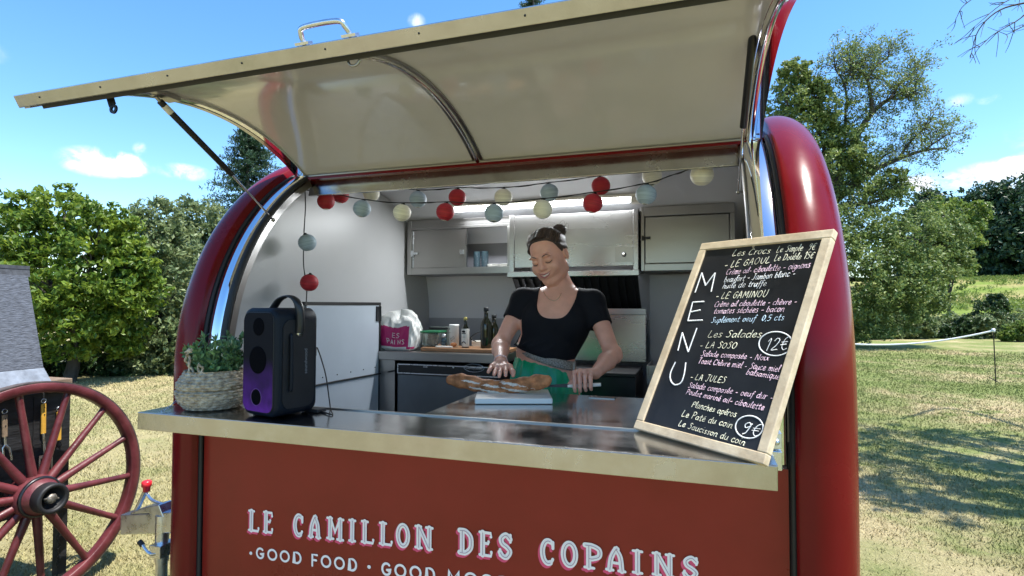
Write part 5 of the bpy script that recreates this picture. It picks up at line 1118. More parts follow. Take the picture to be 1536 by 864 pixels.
mb = MB(); mb.tube([onface(x, z)+hf*.0001 for x, z in ((-.030, -0.0405), (-.016, -0.0472), (-.005, -0.0485), (0, -0.0492), (.005, -0.0485), (.016, -0.0472), (.030, -0.0405))], [.001, .0024, .0032, .0030, .0032, .0024, .001], 7); mb.tube([onface(x, z)+hf*.0001 for x, z in ((-.028, -0.0460), (-.016, -0.0580), (0, -0.0625), (.016, -0.0580), (.028, -0.0460))], [.001, .0030, .0040, .0030, .001], 7); mb.build('lips', LIPS, person)
mb = MB(); mb.tube([onface(x, z)+hf*.0004 for x, z in ((-.023, -0.0455), (-.012, -0.0520), (0, -0.0545), (.012, -0.0520), (.023, -0.0455))], [.001, .0030, .0036, .0030, .001], 7); mb.build('teeth', TEETH, person)
mb = MB(); e0 = hp_(.080, -.008, -.040); mb.tube([e0+np.array([.006*math.cos(a), 0, -.012+.012*math.sin(a)]) for a in np.linspace(0, 6.283, 16)[:-1]], .0010, 5, closed=True); mb.ball(e0+np.array([0, 0, -.027]), .004, 8, 6); mb.build('earring', GALV, person)
GOLD = mat('pale_gold', (.75, .6, .42), .25, 1.0)
def onbody(u, v, off=.0035):
    d = ray(u, v)
    for k in range(900):
        p = CAM+d*(2.0+k*.0015); i = np.round((p-B.lo)/B.h).astype(int)
        if (i >= 0).all() and (i < B.n).all() and B.D[tuple(i)] < .0005: return p-d*off
    return CAM+d*2.4
mb = MB(); mb.tube([onbody(u, v) for u, v in spline([(815, 437), (819, 444), (825, 449.5), (832, 451), (838, 447), (842, 440)], 4)], .0018, 6); mb.build('necklace', GOLD, person)
ax = (wrA-elA)/np.linalg.norm(wrA-elA); w0 = wrA+ax*.008; s1 = np.cross(ax, (0, 0, 1)); s1 /= np.linalg.norm(s1); s2 = np.cross(s1, ax)
mb = MB()
for k, r in ((0, .0285), (.006, .0290), (-.006, .0285)): mb.tube([w0+ax*(k+.004*math.sin(a))+r*(math.cos(a)*s1+math.sin(a)*s2) for a in np.linspace(0, 6.283, 28)[:-1]], .0016, 6, closed=True)
mb.build('bracelet', mat('pink_bracelet', (.72, .5, .45), .5), person)
# knife in her hand
kn_ = thing('bread_knife', 'knife with white handle held at the right end of the loaf', 'knife', KA)
mb = MB(); mb.tube([KA-kdir*.012, KA+kdir*.02, KA+kdir*.09, KB_+kdir*.006], [.0055, .0075, .0075, .0068], 12, flat=1.0); mb.build('handle', PLASTW, kn_)
kt = J(818, 579, .468); kd2 = (KA-kt)/np.linalg.norm(KA-kt); kz = np.array([0, 0, 1.0]); mb = MB(); mb.prism([kt+kz*.004, KA-kd2*.008+kz*.009, KA-kd2*.008-kz*.006, kt-kz*.004], (0, .0018, 0)); mb.build('blade', DARK, kn_)

# ------------------------------------------------------------------ the old cart on the left
ct = thing('wooden_cart', 'old black wooden cart with grey felt roof and oxblood spoked wheel', 'cart', (-2.2, -.4, 0))
WC = np.array([-1.57, .357, .600]); WR = .600
mb = MB(); rows = []
for j in range(96):
    a = 2*math.pi*j/96; d = np.array([0, math.cos(a), math.sin(a)]); rows.append([WC+d*r+np.array([x, 0, 0]) for r, x in ((WR-.048, -.028), (WR-.004, -.030), (WR, -.026), (WR, .026), (WR-.004, .030), (WR-.048, .028), (WR-.052, .022), (WR-.052, -.022))])
mb.grid(rows, True, True); wheel = mb.build('wheel', WHEELP, ct)
mb = MB(); rows = []
for j in range(96):
    a = 2*math.pi*j/96; d = np.array([0, math.cos(a), math.sin(a)]); rows.append([WC+d*r+np.array([x, 0, 0]) for r, x in ((WR+.0005, -.026), (WR+.008, -.026), (WR+.008, .026), (WR+.0005, .026))])
mb.grid(rows, True, True, False); mb.build('iron_tyre', mat('worn_iron', (.16, .13, .12), .5, .7, noise=.4, nscale=14), wheel)
for k in range(14):
    a = 2*math.pi*(k+.78)/14; d = np.array([0, math.cos(a), math.sin(a)]); h0 = WC+d*.07+np.array([.035, 0, 0]); h1 = WC+d*(WR-.05)
    mb = MB(); mb.tube([h0, h0+(h1-h0)*.12, h0+(h1-h0)*.3, h0+(h1-h0)*.85, h1], [.021, .0235, .0205, .0165, .0185], 12); mb.build('spoke', WHEELP, wheel)
hubp = [(0, -.09), (.075, -.09), (.085, -.05), (.105, -.03), (.112, .0), (.112, .05), (.104, .075), (.088, .095), (.082, .12), (.074, .125)]
mb = MB(); mb.lathe(hubp, WC, 40, (1, 0, 0)); hub = mb.build('hub', WHEELP, wheel)
mb = MB(); mb.lathe([(.112, .004), (.1145, .004), (.1145, .022), (.112, .022)], WC, 40, (1, 0, 0)); mb.lathe([(.1, .074), (.107, .074), (.105, .086), (.096, .088)], WC, 40, (1, 0, 0)); mb.build('hub_band', DARK, wheel)
mb = MB(); mb.lathe([(.074, .115), (.079, .12), (.079, .175), (.076, .185), (.060, .185), (.056, .176), (.056, .145), (0, .145)], WC, 40, (1, 0, 0)); mb.build('hub_cap', RUBBER, wheel)
mb = MB(); mb.lathe([(0, .145), (.026, .145), (.030, .150), (.026, .172), (.012, .178), (0, .178)], WC, 7, (1, 0, 0)); mb.tube([WC+np.array([.165, -.038, .008]), WC+np.array([.165, .034, -.01])], .006, 6); mb.build('axle_nut', mat('axle_grease', (.22, .2, .17), .45, .6, noise=.5, nscale=60), wheel)
mb = MB(); mb.tube([WC+np.array([-.09, 0, 0]), WC+np.array([-1.0, 0, 0])], .03, 12); mb.build('axle', DARK, ct)
PX = -1.76; yR = pl(105, 640, 0, PX)[1]
mb = MB(); zb = pl(60, 765, 0, PX)[2]; mb.box((PX-.03, -1.5, zb), (PX, yR, 1.115)); mb.box((PX-.95, -1.5, zb), (PX-.92, yR, 1.115)); mb.box((PX-.92, yR-.03, zb), (PX-.03, yR, 1.115)); mb.box((PX-.92, -1.5, zb), (PX-.03, -1.47, 1.115)); mb.box((PX-.92, -1.47, zb+.02), (PX-.03, yR-.03, zb+.05)); mb.build('body_panels', TARRED, ct, .003)
mb = MB()
for yy in np.linspace(-1.3, yR-.2, 6): mb.box((PX+.0005, yy, zb+.02), (PX+.004, yy+.006, 1.10))
mb.build('panel_joints', RUBBER, ct)
for yy in (yR-.05, -1.48):
    for xx in (PX-.05, PX-.93): MB().box((xx, yy, 0), (xx+.05, yy+.05, zb-.001)).build('leg', TARRED, ct, .003)
ba, bb = pl(76, 571, 0, PX+.05), pl(106, 585, 0, PX+.05); MB().box((PX-.94, ba[1], bb[2]), (PX+.05, bb[1]+.01, ba[2])).build('cross_beam', TIMBER, ct, .004)
YE = .52; r0, r1, r2 = pl(40, 404, 1, YE), pl(65, 551, 1, YE), pl(80, 577, 1, YE)
L0 = 2.3
def slab(a, b, th, name, m, y0=-1.7):
    n = np.cross(b-a, (0, 1, 0)); n /= np.linalg.norm(n); n = n if n[0] > 0 else -n; mb = MB(); mb.prism([a, b, b-n*th, a-n*th], (0, y0-YE, 0)); return mb.build(name, m, ct)
slab(r0, r1, .02, 'roof_slope', FELT); slab(r1+np.array([.004, 0, -.002]), r2, .02, 'roof_skirt', FELTP)
mx_ = r0[0]-.02
def mir(p): return np.array([2*mx_-p[0], p[1], p[2]])
mb = MB(); mb.prism([mir(r0), mir(r1), mir(r1)+np.array([.02, 0, 0]), mir(r0)+np.array([.018, 0, 0])], (0, -2.2, 0)); mb.build('roof_slope', FELT, ct)
mb = MB(); mb.prism([mir(r1)+np.array([-.004, 0, -.002]), mir(r2), mir(r2)+np.array([.02, 0, 0]), mir(r1)+np.array([.018, 0, -.002])], (0, -2.2, 0)); mb.build('roof_skirt', FELTP, ct)
mb = MB(); mb.box((mx_-.03, -1.7, r0[2]-.001), (mx_+.028, YE+.012, r0[2]+.02)); mb.prism([r0+np.array([.004, .012, .01]), r0+np.array([.012, .012, -.045]), r0+np.array([.004, .012, -.045])], (0, -2.2, 0)); mb.build('ridge_cap', mat('dark_felt', (.06, .065, .075), .8, noise=.3, nscale=40), ct)
mb = MB(); mb.prism([r0+np.array([-.02, -.02, 0]), r1+np.array([-.03, -.02, 0]), r2+np.array([-.03, -.02, .01]), mir(r2)+np.array([.03, -.02, .01]), mir(r1)+np.array([.03, -.02, 0]), mir(r0)+np.array([.02, -.02, 0])], (0, -.02, 0)); mb.build('gable', TARRED, ct)
mb = MB()
for i in range(9):
    q = pl(88, 792, 0, PX+.02)+np.array([0, .006*math.sin(i*2), -.026*i]); mb.tube([q+np.array([.006*math.cos(t) if i % 2 else 0, .006*math.cos(t) if not i % 2 else 0, .015*math.sin(t)]) for t in np.linspace(0, 6.28, 10)[:-1]], .0028, 5, closed=True)
mb.build('chain', DARK, ct)
# barbecue tools hanging on the panel
TX = PX+.012
def tl(u, v): return pl(u, v, 0, TX)
def tool(name, label, top, bot, cat): return thing(name, label, cat, tl(*bot))
def handle(t, a, b, m, r=.0135):
    mb = MB(); mb.tube([tl(*a), tl(*b)], r, 10, flat=.6, flatdir=(1, 0, 0)); h = mb.build('handle', m, t); d = tl(*b)-tl(*a); d /= np.linalg.norm(d); mb = MB()
    for k in (.02, .06): mb.ball(tl(*a)+d*k+np.array([.009, 0, 0]), .0035, 8, 5)
    mb.build('rivets', DARK, h); mb = MB(); q = tl(*a)-d*.018; mb.tube([q+.012*(math.cos(t_)*d+math.sin(t_)*np.cross(d, (1, 0, 0))) for t_ in np.linspace(0, 6.28, 14)[:-1]], .0022, 6, closed=True); mb.build('hanging_ring', GALV, h)
s1_ = tool('barbecue_spatula', 'slotted steel spatula with yellow handle, left of two on the black cart side', (66, 607), (70, 700), 'spatula'); handle(s1_, (65.5, 606), (65, 650), YELLOWH)
mb = MB(); mb.tube([tl(65, 650), tl(67, 682)], .006, 8); c0, c1_ = tl(58, 684), tl(80, 712); w_, h_ = c1_[1]-c0[1], c0[2]-c1_[2]
for i in range(5): mb.box((TX, c0[1]+w_*i/5, c1_[2]), (TX+.003, c0[1]+w_*(i/5+.11), c0[2]-.018))
mb.box((TX, c0[1], c0[2]-.018), (TX+.003, c0[1]+w_*.91, c0[2])); mb.box((TX+.0005, c0[1], c1_[2]-.02), (TX+.0025, c0[1]+w_*.91, c1_[2]+.001)); mb.build('blade', GALV, s1_)
s2_ = tool('barbecue_tongs', 'yellow-handled barbecue tool hanging right of the spatula on the black cart side', (89, 615), (88, 670), 'barbecue tool'); handle(s2_, (88.5, 618), (88, 660), YELLOWH); mb = MB(); mb.tube([tl(86, 662), tl(85, 668), tl(88.5, 672), tl(92, 668), tl(91, 662)], .004, 6); mb.build('end_loop', DARK, s2_)
s3_ = tool('barbecue_fork', 'two-pronged steel fork hanging leftmost on the black cart side', (8, 625), (12, 690), 'fork'); handle(s3_, (7, 622), (7, 655), TIMBER)
mb = MB(); mb.tube([tl(7, 655), tl(8, 667)], .006, 8)
for pts in ([(8, 667), (4, 672), (6, 692)], [(8, 667), (14, 672), (17.5, 690)]): mb.tube([tl(*p) for p in pts], .0052, 8)
mb.build('prongs', GALV, s3_)
# ------------------------------------------------------------------ trees, bushes, rope
def leaf_mat(name, c1, c2, tr=.35, scale=3.0):
    m = bpy.data.materials.new(name); m.use_nodes = True; nt = m.node_tree; nt.nodes.clear(); N = nt.nodes.new; L = nt.links.new
    out = N('ShaderNodeOutputMaterial'); pb = N('ShaderNodeBsdfPrincipled'); tb_ = N('ShaderNodeBsdfTranslucent'); mx = N('ShaderNodeMixShader'); mx.inputs[0].default_value = tr
    g = N('ShaderNodeNewGeometry'); nz = N('ShaderNodeTexNoise'); nz.inputs['Scale'].default_value = scale; nz.inputs['Detail'].default_value = 4; L(g.outputs['Position'], nz.inputs['Vector'])
    mr = N('ShaderNodeMapRange'); mr.inputs[1].default_value = .3; mr.inputs[2].default_value = .7; ad = N('ShaderNodeMath'); ad.operation = 'MULTIPLY_ADD'; L(g.outputs['Random Per Island'], ad.inputs[0]); ad.inputs[1].default_value = .5; L(nz.outputs['Fac'], ad.inputs[2]); sb = N('ShaderNodeMath'); sb.operation = 'SUBTRACT'; L(ad.outputs[0], sb.inputs[0]); sb.inputs[1].default_value = .25; L(sb.outputs[0], mr.inputs[0])
    cm = N('ShaderNodeMix'); cm.data_type = 'RGBA'; cm.inputs[6].default_value = (*c1, 1); cm.inputs[7].default_value = (*c2, 1); L(mr.outputs[0], cm.inputs[0])
    L(cm.outputs[2], pb.inputs['Base Color']); pb.inputs['Roughness'].default_value = .45; pb.inputs['Specular IOR Level'].default_value = .35
    hs = N('ShaderNodeHueSaturation'); hs.inputs['Value'].default_value = 1.3; hs.inputs['Hue'].default_value = .485; L(cm.outputs[2], hs.inputs['Color']); L(hs.outputs[0], tb_.inputs['Color'])
    L(pb.outputs[0], mx.inputs[1]); L(tb_.outputs[0], mx.inputs[2]); L(mx.outputs[0], out.inputs[0]); return m
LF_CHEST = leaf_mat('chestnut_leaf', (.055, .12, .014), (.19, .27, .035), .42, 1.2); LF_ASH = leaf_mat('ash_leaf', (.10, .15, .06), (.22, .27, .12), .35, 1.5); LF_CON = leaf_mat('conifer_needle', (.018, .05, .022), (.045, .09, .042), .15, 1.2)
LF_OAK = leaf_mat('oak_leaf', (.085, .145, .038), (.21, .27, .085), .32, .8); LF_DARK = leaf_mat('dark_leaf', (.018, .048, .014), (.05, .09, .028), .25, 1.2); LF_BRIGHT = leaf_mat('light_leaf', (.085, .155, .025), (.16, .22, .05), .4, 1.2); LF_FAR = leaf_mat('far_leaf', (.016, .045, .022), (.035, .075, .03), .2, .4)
TR = np.random.default_rng(21)
def leaves(centers, radii, n_per, size, flat=1.0, droop=.2, rng=TR, aspect=.55):
    """leaf rhombi scattered in clumps; returns arrays"""
    C = np.repeat(centers, n_per, 0); R = np.repeat(radii, n_per)[:, None]; n = len(C); d = rng.normal(size=(n, 3)); d /= np.linalg.norm(d, axis=1)[:, None]
    P = C+d*R*(rng.random((n, 1))**.45)*np.array([1, 1, flat])
    a = rng.normal(size=(n, 3))+np.array([0, 0, -droop]); a /= np.linalg.norm(a, axis=1)[:, None]; nn = rng.normal(size=(n, 3))*.55+d*.5+np.array([0, 0, .85]); b = np.cross(nn, a); b /= np.linalg.norm(b, axis=1)[:, None]+1e-9; c = np.cross(a, b)
    l = size*rng.uniform(.6, 1.25, (n, 1)); w = l*aspect
    V = np.stack([P-a*l*.5, P+b*w*.5+c*l*.08, P+a*l*.5, P-b*w*.5+c*l*.08], 1).reshape(-1, 3); return V, np.arange(4*n).reshape(-1, 4)
def blobs_to_clumps(blobs, per, rng=TR, shell=.55, rc=(.16, .30)):
    cs, rs = [], []
    for (c, r, *m) in blobs:
        k = int(per*(m[0] if m else 1)); d = rng.normal(size=(k, 3)); d /= np.linalg.norm(d, axis=1)[:, None]; rad = r*(shell+(1-shell)*rng.random((k, 1)))*rng.uniform(.85, 1.12, (k, 1)); cs.append(np.array(c)+d*rad*np.array([1, 1, .92])); rs.append(r*rng.uniform(*rc, k))
    return np.concatenate(cs), np.concatenate(rs)
def limb(mb, pts, r0, r1, n=8):
    P = spline([np.array(p, float) for p in pts], 5); k = len(P); mb.tube(P, [r0+(r1-r0)*i/(k-1) for i in range(k)], n)
def tree(name, label, base, blobs, lm, size, per=70, n_per=16, trunk_r=.12, group=None, flat=.8, cat='tree', top=None, limbs=True, droop=.3, rc=(.16, .30), shell=.55):
    t = thing(name, label, cat, base, group); cs, rs = blobs_to_clumps(blobs, per, rc=rc, shell=shell); V, F = leaves(cs, rs, n_per, size, flat, droop); npmesh('crown', V, F, lm, t)
    base = np.array(base, float); mb = MB(); cen = np.mean([b[0] for b in blobs], 0); tp = np.array(top) if top is not None else base+(cen-base)*np.array([.6, .6, .95])
    if top is None: tp = base+(cen-base)*np.array([.5, .5, .80])
    limb(mb, [base-np.array([0, 0, .2]), base*.6+tp*.4+TR.normal(size=3)*np.array([.1, .1, 0]), tp], trunk_r, trunk_r*.45, 12)
    if limbs:
        for (c, r, *_m) in blobs:
            c = np.array(c); s = base+(tp-base)*np.clip((c[2]-base[2])/(max(tp[2]-base[2], .1))*.6, .25, .95); limb(mb, [s, (s+c)/2+TR.normal(size=3)*r*.15-np.array([0, 0, r*.1]), c], trunk_r*.42, trunk_r*.1, 7)
            for k in range(5):
                e = c+np.clip(TR.normal(size=3), -1.1, 1.1)*r*.5; limb(mb, [c*.5+s*.5, (c+e)/2, e], trunk_r*.16, trunk_r*.04, 5)
    mb.build('trunk', BARK, t); return t
def BL(lst, d):
    out = []
    for q in lst:
        u, v, r = q[:3]; k = q[3] if len(q) > 3 else 1.0; out.append((at(u, v, d*k), r*d*k/FPX, q[4] if len(q) > 4 else 1.0))
    return out
def gp(u, d):                              # ground point under photo column u at depth d
    p = at(u, 457, d); p[2] = terrain(p[0], p[1]); return p
# left: broad chestnut, its neighbours and the conifer behind them
tree('chestnut_tree', 'broad bright green chestnut tree at the left, beyond the cart', gp(103, 11.6), BL([(95, 325, 62), (30, 350, 66, .98), (155, 345, 50, .97), (60, 420, 85, .95), (140, 415, 75, .96), (5, 440, 80, 1), (190, 440, 55, 1), (110, 480, 70, .95), (30, 500, 60, 1.0), (175, 500, 45, 1.02), (200, 395, 40, 1.0)], 11.6), LF_CHEST, .125, 120, 24, .14, 'trees behind the lawn', .55, droop=.5, rc=(.13, .25), shell=.45)
tree('tall_tree', 'dark green tree at the left edge of the photo beside the chestnut', gp(-70, 13.5), BL([(-40, 350, 90), (-90, 420, 100), (-20, 430, 70), (-60, 500, 80)], 13.5), LF_DARK, .15, 80, 18, .16, 'trees behind the lawn', top=at(-60, 430, 13.5))
tree('ash_tree', 'pale grey-green feathery tree right of the chestnut', gp(238, 13.2), BL([(232, 335, 42), (255, 375, 46), (215, 400, 46), (262, 430, 50), (225, 470, 52), (268, 500, 50), (212, 520, 46), (250, 545, 40)], 13.2), LF_ASH, .13, 80, 24, .1, 'trees behind the lawn', 1.0)
tree('ash_tree', 'slender feathery tree between the pale tree and the trailer', gp(312, 15.0), BL([(300, 330, 38), (290, 385, 46), (325, 400, 50), (300, 450, 50), (345, 450, 50), (290, 510, 50), (330, 530, 50)], 15.0), LF_ASH, .14, 80, 22, .1, 'trees behind the lawn', 1.0)
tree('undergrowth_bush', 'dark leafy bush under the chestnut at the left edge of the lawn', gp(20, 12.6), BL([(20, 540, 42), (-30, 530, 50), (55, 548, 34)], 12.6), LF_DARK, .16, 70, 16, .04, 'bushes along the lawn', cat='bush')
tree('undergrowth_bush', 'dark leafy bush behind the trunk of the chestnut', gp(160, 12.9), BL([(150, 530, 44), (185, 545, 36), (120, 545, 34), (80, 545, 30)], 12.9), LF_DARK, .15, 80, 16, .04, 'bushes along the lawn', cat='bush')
tree('undergrowth_bush', 'bush at the foot of the feathery trees beside the trailer', gp(245, 13.0), BL([(240, 545, 36), (275, 540, 40), (215, 550, 30), (320, 540, 40)], 13.0), LF_ASH, .12, 80, 18, .04, 'bushes along the lawn', cat='bush')
def conifer(label, u, vtop, d, width, lm=LF_CON, vb=560):
    base = gp(u, d); top = at(u, vtop, d); H = top[2]-base[2]; t = thing('conifer_tree', label, 'tree', base, 'trees behind the lawn'); mb = MB(); limb(mb, [base, base*.5+top*.5, top], .16, .02, 8); mb.build('trunk', BARK, t)
    cs, rs = [], []; W = width*d/FPX
    for i in range(64):
        z = base[2]+H*(.12+.87*(i/63)); rad = W*(1-(z-base[2])/H)**.75+.05
        for k in range(13):
            a = TR.uniform(0, 6.28); L_ = rad*TR.uniform(.55, 1.15)
            for m in range(5):
                s = (m+1)/5; cs.append([base[0]+math.cos(a)*L_*s, base[1]+math.sin(a)*L_*s, z-.25*L_*s+.12*L_*s*s]); rs.append(.09+.10*s*L_**.3)
    V, F = leaves(np.array(cs), np.array(rs), 9, .15, .45, .6, aspect=.24); npmesh('crown', V, F, lm, t)
conifer('dark conifer rising behind the left end of the trailer', 372, 172, 19.0, 125)
conifer('tall conifer whose tip shows above the open hatch', 800, -48, 26.0, 105)
# right: the old oak with half-bare upper limbs
OD = 22.0
ob = gp(1235, OD)
oak = thing('old_oak', 'large old oak with half-bare twisted upper branches at the right', 'tree', ob, 'trees on the right')
obl = BL([(1190, 150, 40), (1170, 210, 50), (1235, 175, 38), (1255, 235, 45, 1, .7), (1200, 280, 60), (1270, 300, 55), (1330, 300, 45, 1, .6), (1230, 360, 70, .97), (1310, 370, 65, .96), (1380, 355, 50, .98), (1270, 430, 65, .95), (1345, 425, 55, .95), (1405, 410, 42, .97), (1420, 350, 34, 1), (1180, 420, 70), (1300, 480, 45, .97), (1160, 300, 60), (1215, 225, 55), (1340, 470, 44, .97), (1390, 450, 38, .98), (1300, 360, 55, .97), (1360, 400, 50, .96), (1430, 390, 26), (1190, 110, 26), (1215, 140, 30), (1265, 212, 36, 1, .7), (1292, 262, 40, 1, .8), (1335, 275, 30, 1, .6)], OD)
cs, rs = blobs_to_clumps(obl, 78, rc=(.14, .26), shell=.4); mb = MB()
limb(mb, [ob-np.array([0, 0, .3]), at(1240, 440, OD), at(1245, 330, OD), at(1255, 270, OD)], .42, .2, 12)
OL = [([(1250, 290), (1272, 235), (1290, 195), (1310, 168), (1335, 148), (1368, 135)], .17, .04), ([(1308, 170), (1306, 145), (1300, 118), (1285, 102)], .09, .03), ([(1300, 118), (1316, 98), (1332, 86), (1333, 68)], .05, .018), ([(1285, 102), (1275, 90), (1283, 82)], .035, .015), ([(1290, 110), (1280, 95)], .03, .015),
      ([(1336, 148), (1352, 148), (1366, 140), (1378, 120)], .045, .015), ([(1335, 148), (1350, 125), (1368, 112), (1376, 92)], .05, .015), ([(1272, 160), (1266, 125), (1254, 105), (1252, 92)], .05, .018), ([(1266, 125), (1275, 108), (1272, 90)], .035, .015), ([(1262, 250), (1268, 200), (1268, 160)], .07, .04),
      ([(1255, 300), (1300, 262), (1345, 240), (1385, 226), (1420, 222)], .13, .03), ([(1345, 240), (1370, 208), (1390, 190), (1400, 172)], .05, .018), ([(1385, 226), (1405, 212), (1425, 198)], .04, .015), ([(1300, 262), (1325, 235), (1350, 222)], .05, .02), ([(1250, 310), (1320, 300), (1360, 265)], .10, .03),
      ([(1245, 360), (1320, 355), (1380, 362), (1410, 372)], .13, .04), ([(1245, 330), (1200, 260), (1185, 190), (1180, 140)], .13, .03), ([(1250, 290), (1235, 220), (1222, 170), (1215, 120)], .09, .02), ([(1240, 420), (1310, 420), (1370, 430)], .12, .04)]
tw_c = []
for pts, a, b in OL:
    off = TR.normal(0, .5); P = [at(u, v, OD+off*i/len(pts)) for i, (u, v) in enumerate(pts)]; limb(mb, P, a, b, 7); Q = spline(P, 5)
    for k in range(len(Q)//1):
        s = Q[k]
        for w_ in range(3):
            dd = TR.normal(size=3)*np.array([1, 1, 1])+np.array([.25, 0, .55]); dd /= np.linalg.norm(dd); L_ = TR.uniform(.35, 1.1); e = s+dd*L_; m = (s+e)/2+TR.normal(size=3)*.09; limb(mb, [s, m, e], .012, .004, 4)
            for x_ in range(3):
                f0 = s+(e-s)*TR.uniform(.4, 1); d2 = dd+TR.normal(size=3)*.8; d2 /= np.linalg.norm(d2); g_ = f0+d2*TR.uniform(.15, .45); limb(mb, [f0, (f0+g_)/2+TR.normal(size=3)*.03, g_], .006, .003, 4)
                if TR.random() < .8: tw_c.append(g_)
mb.build('trunk', BARK, oak)
cs = np.concatenate([cs, np.array(tw_c)]); rs = np.concatenate([rs, np.full(len(tw_c), .2)])
V, F = leaves(cs[:-len(tw_c)], rs[:-len(tw_c)], 34, .135, .8, .25, aspect=.6); V2, F2 = leaves(np.array(tw_c), np.full(len(tw_c), .22), 12, .105, .8, .2, aspect=.5); npmesh('crown', np.concatenate([V, V2]), np.concatenate([F, F2+len(V)]), LF_OAK, oak)
tree('young_tree', 'light green young tree between the oak and the dark wood', gp(1425, 31), BL([(1415, 320, 32), (1440, 350, 34), (1400, 375, 40), (1430, 395, 30), (1455, 320, 26)], 31), LF_BRIGHT, .24, 60, 16, .12, 'trees on the right')
tree('bramble_hedge', 'long overgrown bramble hedge along the far side of the right lawn', gp(1400, 28), BL([(1290+17*i, 488+5*math.sin(i*2.1), 19+5*math.sin(i*3.7+1), 1+.03*math.sin(i)) for i in range(17)]+[(1300, 462, 26), (1330, 470, 22), (1275, 450, 30)], 28), LF_ASH, .15, 75, 16, .05, cat='hedge', limbs=False)
tree('hedge_bush', 'leafy bush under the oak next to the right rim of the trailer', gp(1300, 26.5), BL([(1290, 470, 34), (1315, 485, 28), (1275, 495, 30)], 26.5), LF_OAK, .17, 70, 18, .05, 'bushes along the right lawn', cat='bush')
tree('hedge_bush', 'silvery grey-green bush behind the middle of the white tape', gp(1350, 27), BL([(1345, 498, 17), (1368, 494, 18), (1390, 492, 17), (1330, 502, 14)], 27), LF_ASH, .15, 80, 18, .05, 'bushes along the right lawn', cat='bush')
tree('hedge_bush', 'low dark bush between the silvery bush and the tall shrub', gp(1425, 27.5), BL([(1415, 500, 16), (1438, 500, 15), (1400, 505, 12), (1445, 488, 13)], 27.5), LF_DARK, .16, 80, 18, .05, 'bushes along the right lawn', cat='bush')
tree('hedge_bush', 'tall dark shrub on the grassy slope behind the stake', gp(1485, 28), BL([(1485, 470, 24), (1495, 452, 14), (1470, 488, 18), (1505, 490, 20)], 28), LF_DARK, .17, 80, 18, .06, 'bushes along the right lawn', cat='bush')
tree('hedge_bush', 'pale leafy bush at the right edge of the photo behind the lawn', gp(1535, 25), BL([(1525, 497, 16), (1550, 494, 22), (1510, 504, 10)], 25), LF_BRIGHT, .15, 80, 18, .05, 'bushes along the right lawn', cat='bush')
tree('hedge_bush', 'low bramble bush hiding the far end of the lawn beside the oak', gp(1310, 27.5), BL([(1310, 508, 14), (1330, 511, 10), (1360, 508, 12), (1460, 510, 10)], 27.0), LF_DARK, .15, 80, 16, .05, 'bushes along the right lawn', cat='bush')
for i, (u, v, d, r, lab) in enumerate([(1475, 335, 62, 58, 'dark forest tree left of the others on the far hill'), (1525, 335, 60, 66, 'dark tall forest tree in the far wood at the right edge'), (1450, 370, 64, 40, 'low dark forest tree in the far wood beside the young tree'), (1580, 320, 60, 70, 'dark forest tree just beyond the right edge of the photo'), (1395, 330, 68, 45, 'dark forest tree far behind the crown of the oak')]):
    tree('forest_tree', lab, gp(u, d), BL([(u, v, r), (u-r*.6, v+r*.6, r*.8), (u+r*.6, v+r*.6, r*.8), (u, v-r*.5, r*.6), (u, v+r*1.0, r*.8), (u-r*.7, 408, r*.5), (u+r*.5, 408, r*.5)], d), LF_FAR, .55, 110, 18, .3, 'trees of the far wood', .9)
def meadow():
    n = 5200; u = TR.uniform(1330, 1600, n); d = TR.uniform(29, 66, n); P = CAM+ray(1, 457)*0+np.stack([ray(a, 457)*b for a, b in zip(u, d)]); P[:, 2] = terrain(P[:, 0], P[:, 1])
    k = fbm(P[:, 0]*2.2, P[:, 1]*2.2, 6)+TR.normal(size=n)*.5 > .1; P = P[k]; V, F = leaves(P+np.array([0, 0, .12]), np.full(len(P), .38), 9, .26, .45, -.9, aspect=.25)
    tag(npmesh('meadow_weeds', V, F, LF_BRIGHT), 'tall rough weeds and grasses covering the far slope', 'weeds', kind='stuff')
meadow()
def backwood():                      # the wood that closes the field behind the trailer
    bl = [(at(u, 400+TR.uniform(-40, 20), 36+TR.uniform(-3, 4)), TR.uniform(1.6, 2.6)) for u in np.linspace(360, 1170, 46)]+[(at(u, 440, 35), 1.6) for u in np.linspace(360, 1170, 40)]
    bl += [(CAM+np.array([-math.sin(R_(a))*d, math.cos(R_(a))*d, TR.uniform(-.2, 2.4)]), TR.uniform(1.3, 2.2)) for a, d in zip(np.linspace(75, 105, 24), TR.uniform(15, 19, 24))]
    cs, rs = blobs_to_clumps(bl, 34, rc=(.18, .32)); V, F = leaves(cs, rs, 14, .22, .8, .3); tag(npmesh('far_wood', V, F, LF_CHEST), 'wood closing the field behind the trailer and the cart', 'wood', kind='stuff')
backwood()
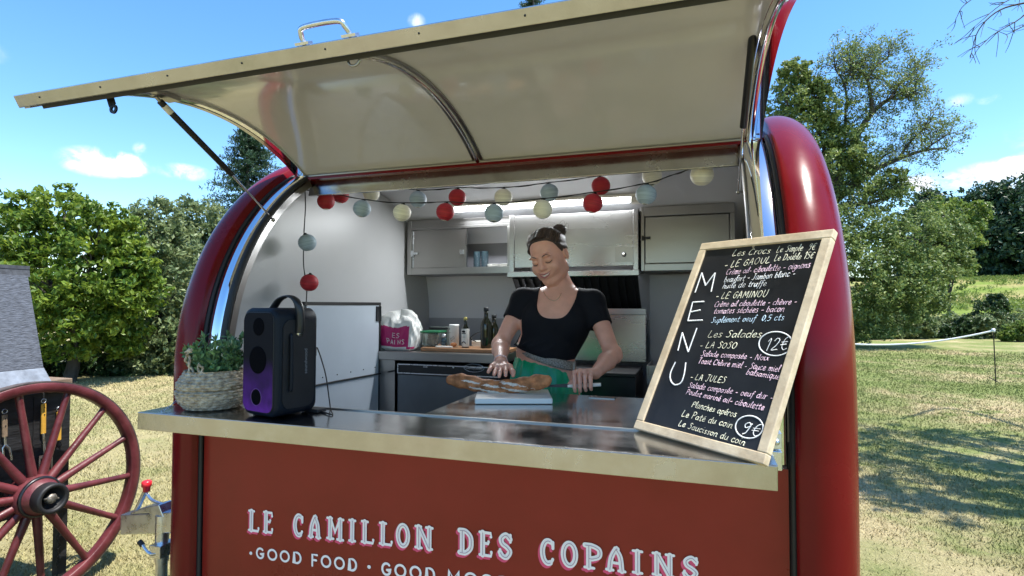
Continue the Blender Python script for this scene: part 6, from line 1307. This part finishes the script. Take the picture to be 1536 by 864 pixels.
# thorn tree beyond the right edge: shades the lawn, a few bare twigs hang into the picture
sb_ = np.array([9.6, 3.2, 0.0]); shd = []
for (u, v) in ((1310, 660), (1380, 690), (1450, 655), (1400, 735), (1500, 700), (1530, 740), (1340, 745), (1480, 770), (1300, 700), (1560, 665), (1600, 720), (1360, 650)):
    g_ = pl(u, v, 2, 0); h = 6.2+TR.uniform(-.5, .9); shd.append((g_+SUN/SUN[2]*h, TR.uniform(.40, .70), 1))
st_ = tree('shade_tree', 'tree standing out of frame at the right, its bare twigs hanging into the top corner', sb_, shd, LF_OAK, .13, 26, 12, .2, 'trees on the right', top=(8.6, 3.2, 5.8))
mb = MB()
def twig(pts, d, r0):
    P = [at(u, v, d) for u, v in pts]; limb(mb, P, r0, .0035, 5); Q = spline(P, 5)
    for k in range(3, len(Q), 3):
        for s in range(2):
            dd = Q[min(k+1, len(Q)-1)]-Q[k-1]; dd = dd/np.linalg.norm(dd)+TR.normal(size=3)*.7; dd[2] -= .1; dd /= np.linalg.norm(dd); e = Q[k]+dd*TR.uniform(.12, .38); limb(mb, [Q[k], (Q[k]+e)/2+TR.normal(size=3)*.02, e], .005, .0025, 4)
TD = 7.2
twig([(1700, -60), (1600, -10), (1548, 2), (1500, 15), (1468, 45), (1455, 88)], TD, .02); twig([(1560, 0), (1530, 28), (1490, 52), (1470, 70)], TD, .010); twig([(1620, -20), (1570, 20), (1530, 42), (1510, 52)], TD, .012); twig([(1540, -25), (1480, -12), (1446, 8), (1434, 28)], TD, .009); twig([(1600, -60), (1540, -15), (1500, 8), (1462, 40)], TD, .01)
limb(mb, [at(1690, -56, TD), at(1800, -60, TD+.5), (8.7, 3.2, 5.9)], .022, .05, 7); mb.build('bare_twigs', BARK, st_)
# white tape on its stake
sp_ = pl(1494, 575, 2, 0.0); sd_ = (sp_-CAM)@FW; stt = at(1490, 496, sd_)
stake = thing('fence_stake', 'thin dark metal stake holding up the white tape on the right lawn', 'stake', sp_)
mb = MB(); mb.tube([sp_-np.array([0, 0, .1]), stt], .011, 8); mb.build('rod', DARK, stake); mb = MB(); mb.tube([at(1484, 566, sd_), sp_+np.array([0, 0, .05]), at(1508, 579, sd_)*1.0], .009, 6); mb.build('foot', DARK, stake); mb = MB(); mb.lathe([(0, 0), (.03, 0), (.035, .03), (.03, .07), (0, .08)], stt-np.array([0, 0, .03]), 12); mb.build('insulator', TAPE, stake)
ta = at(1230, 511, 13.2); P = [stt+(ta-stt)*t+np.array([0, 0, -.23*4*t*(1-t)*.8]) for t in np.linspace(0, 1, 24)]; P[0] = stt
mb = MB(); mb.tube(P, .018, 8); tag(mb.build('barrier_tape', TAPE), 'sagging white tape strung from the stake towards the trailer', 'tape')
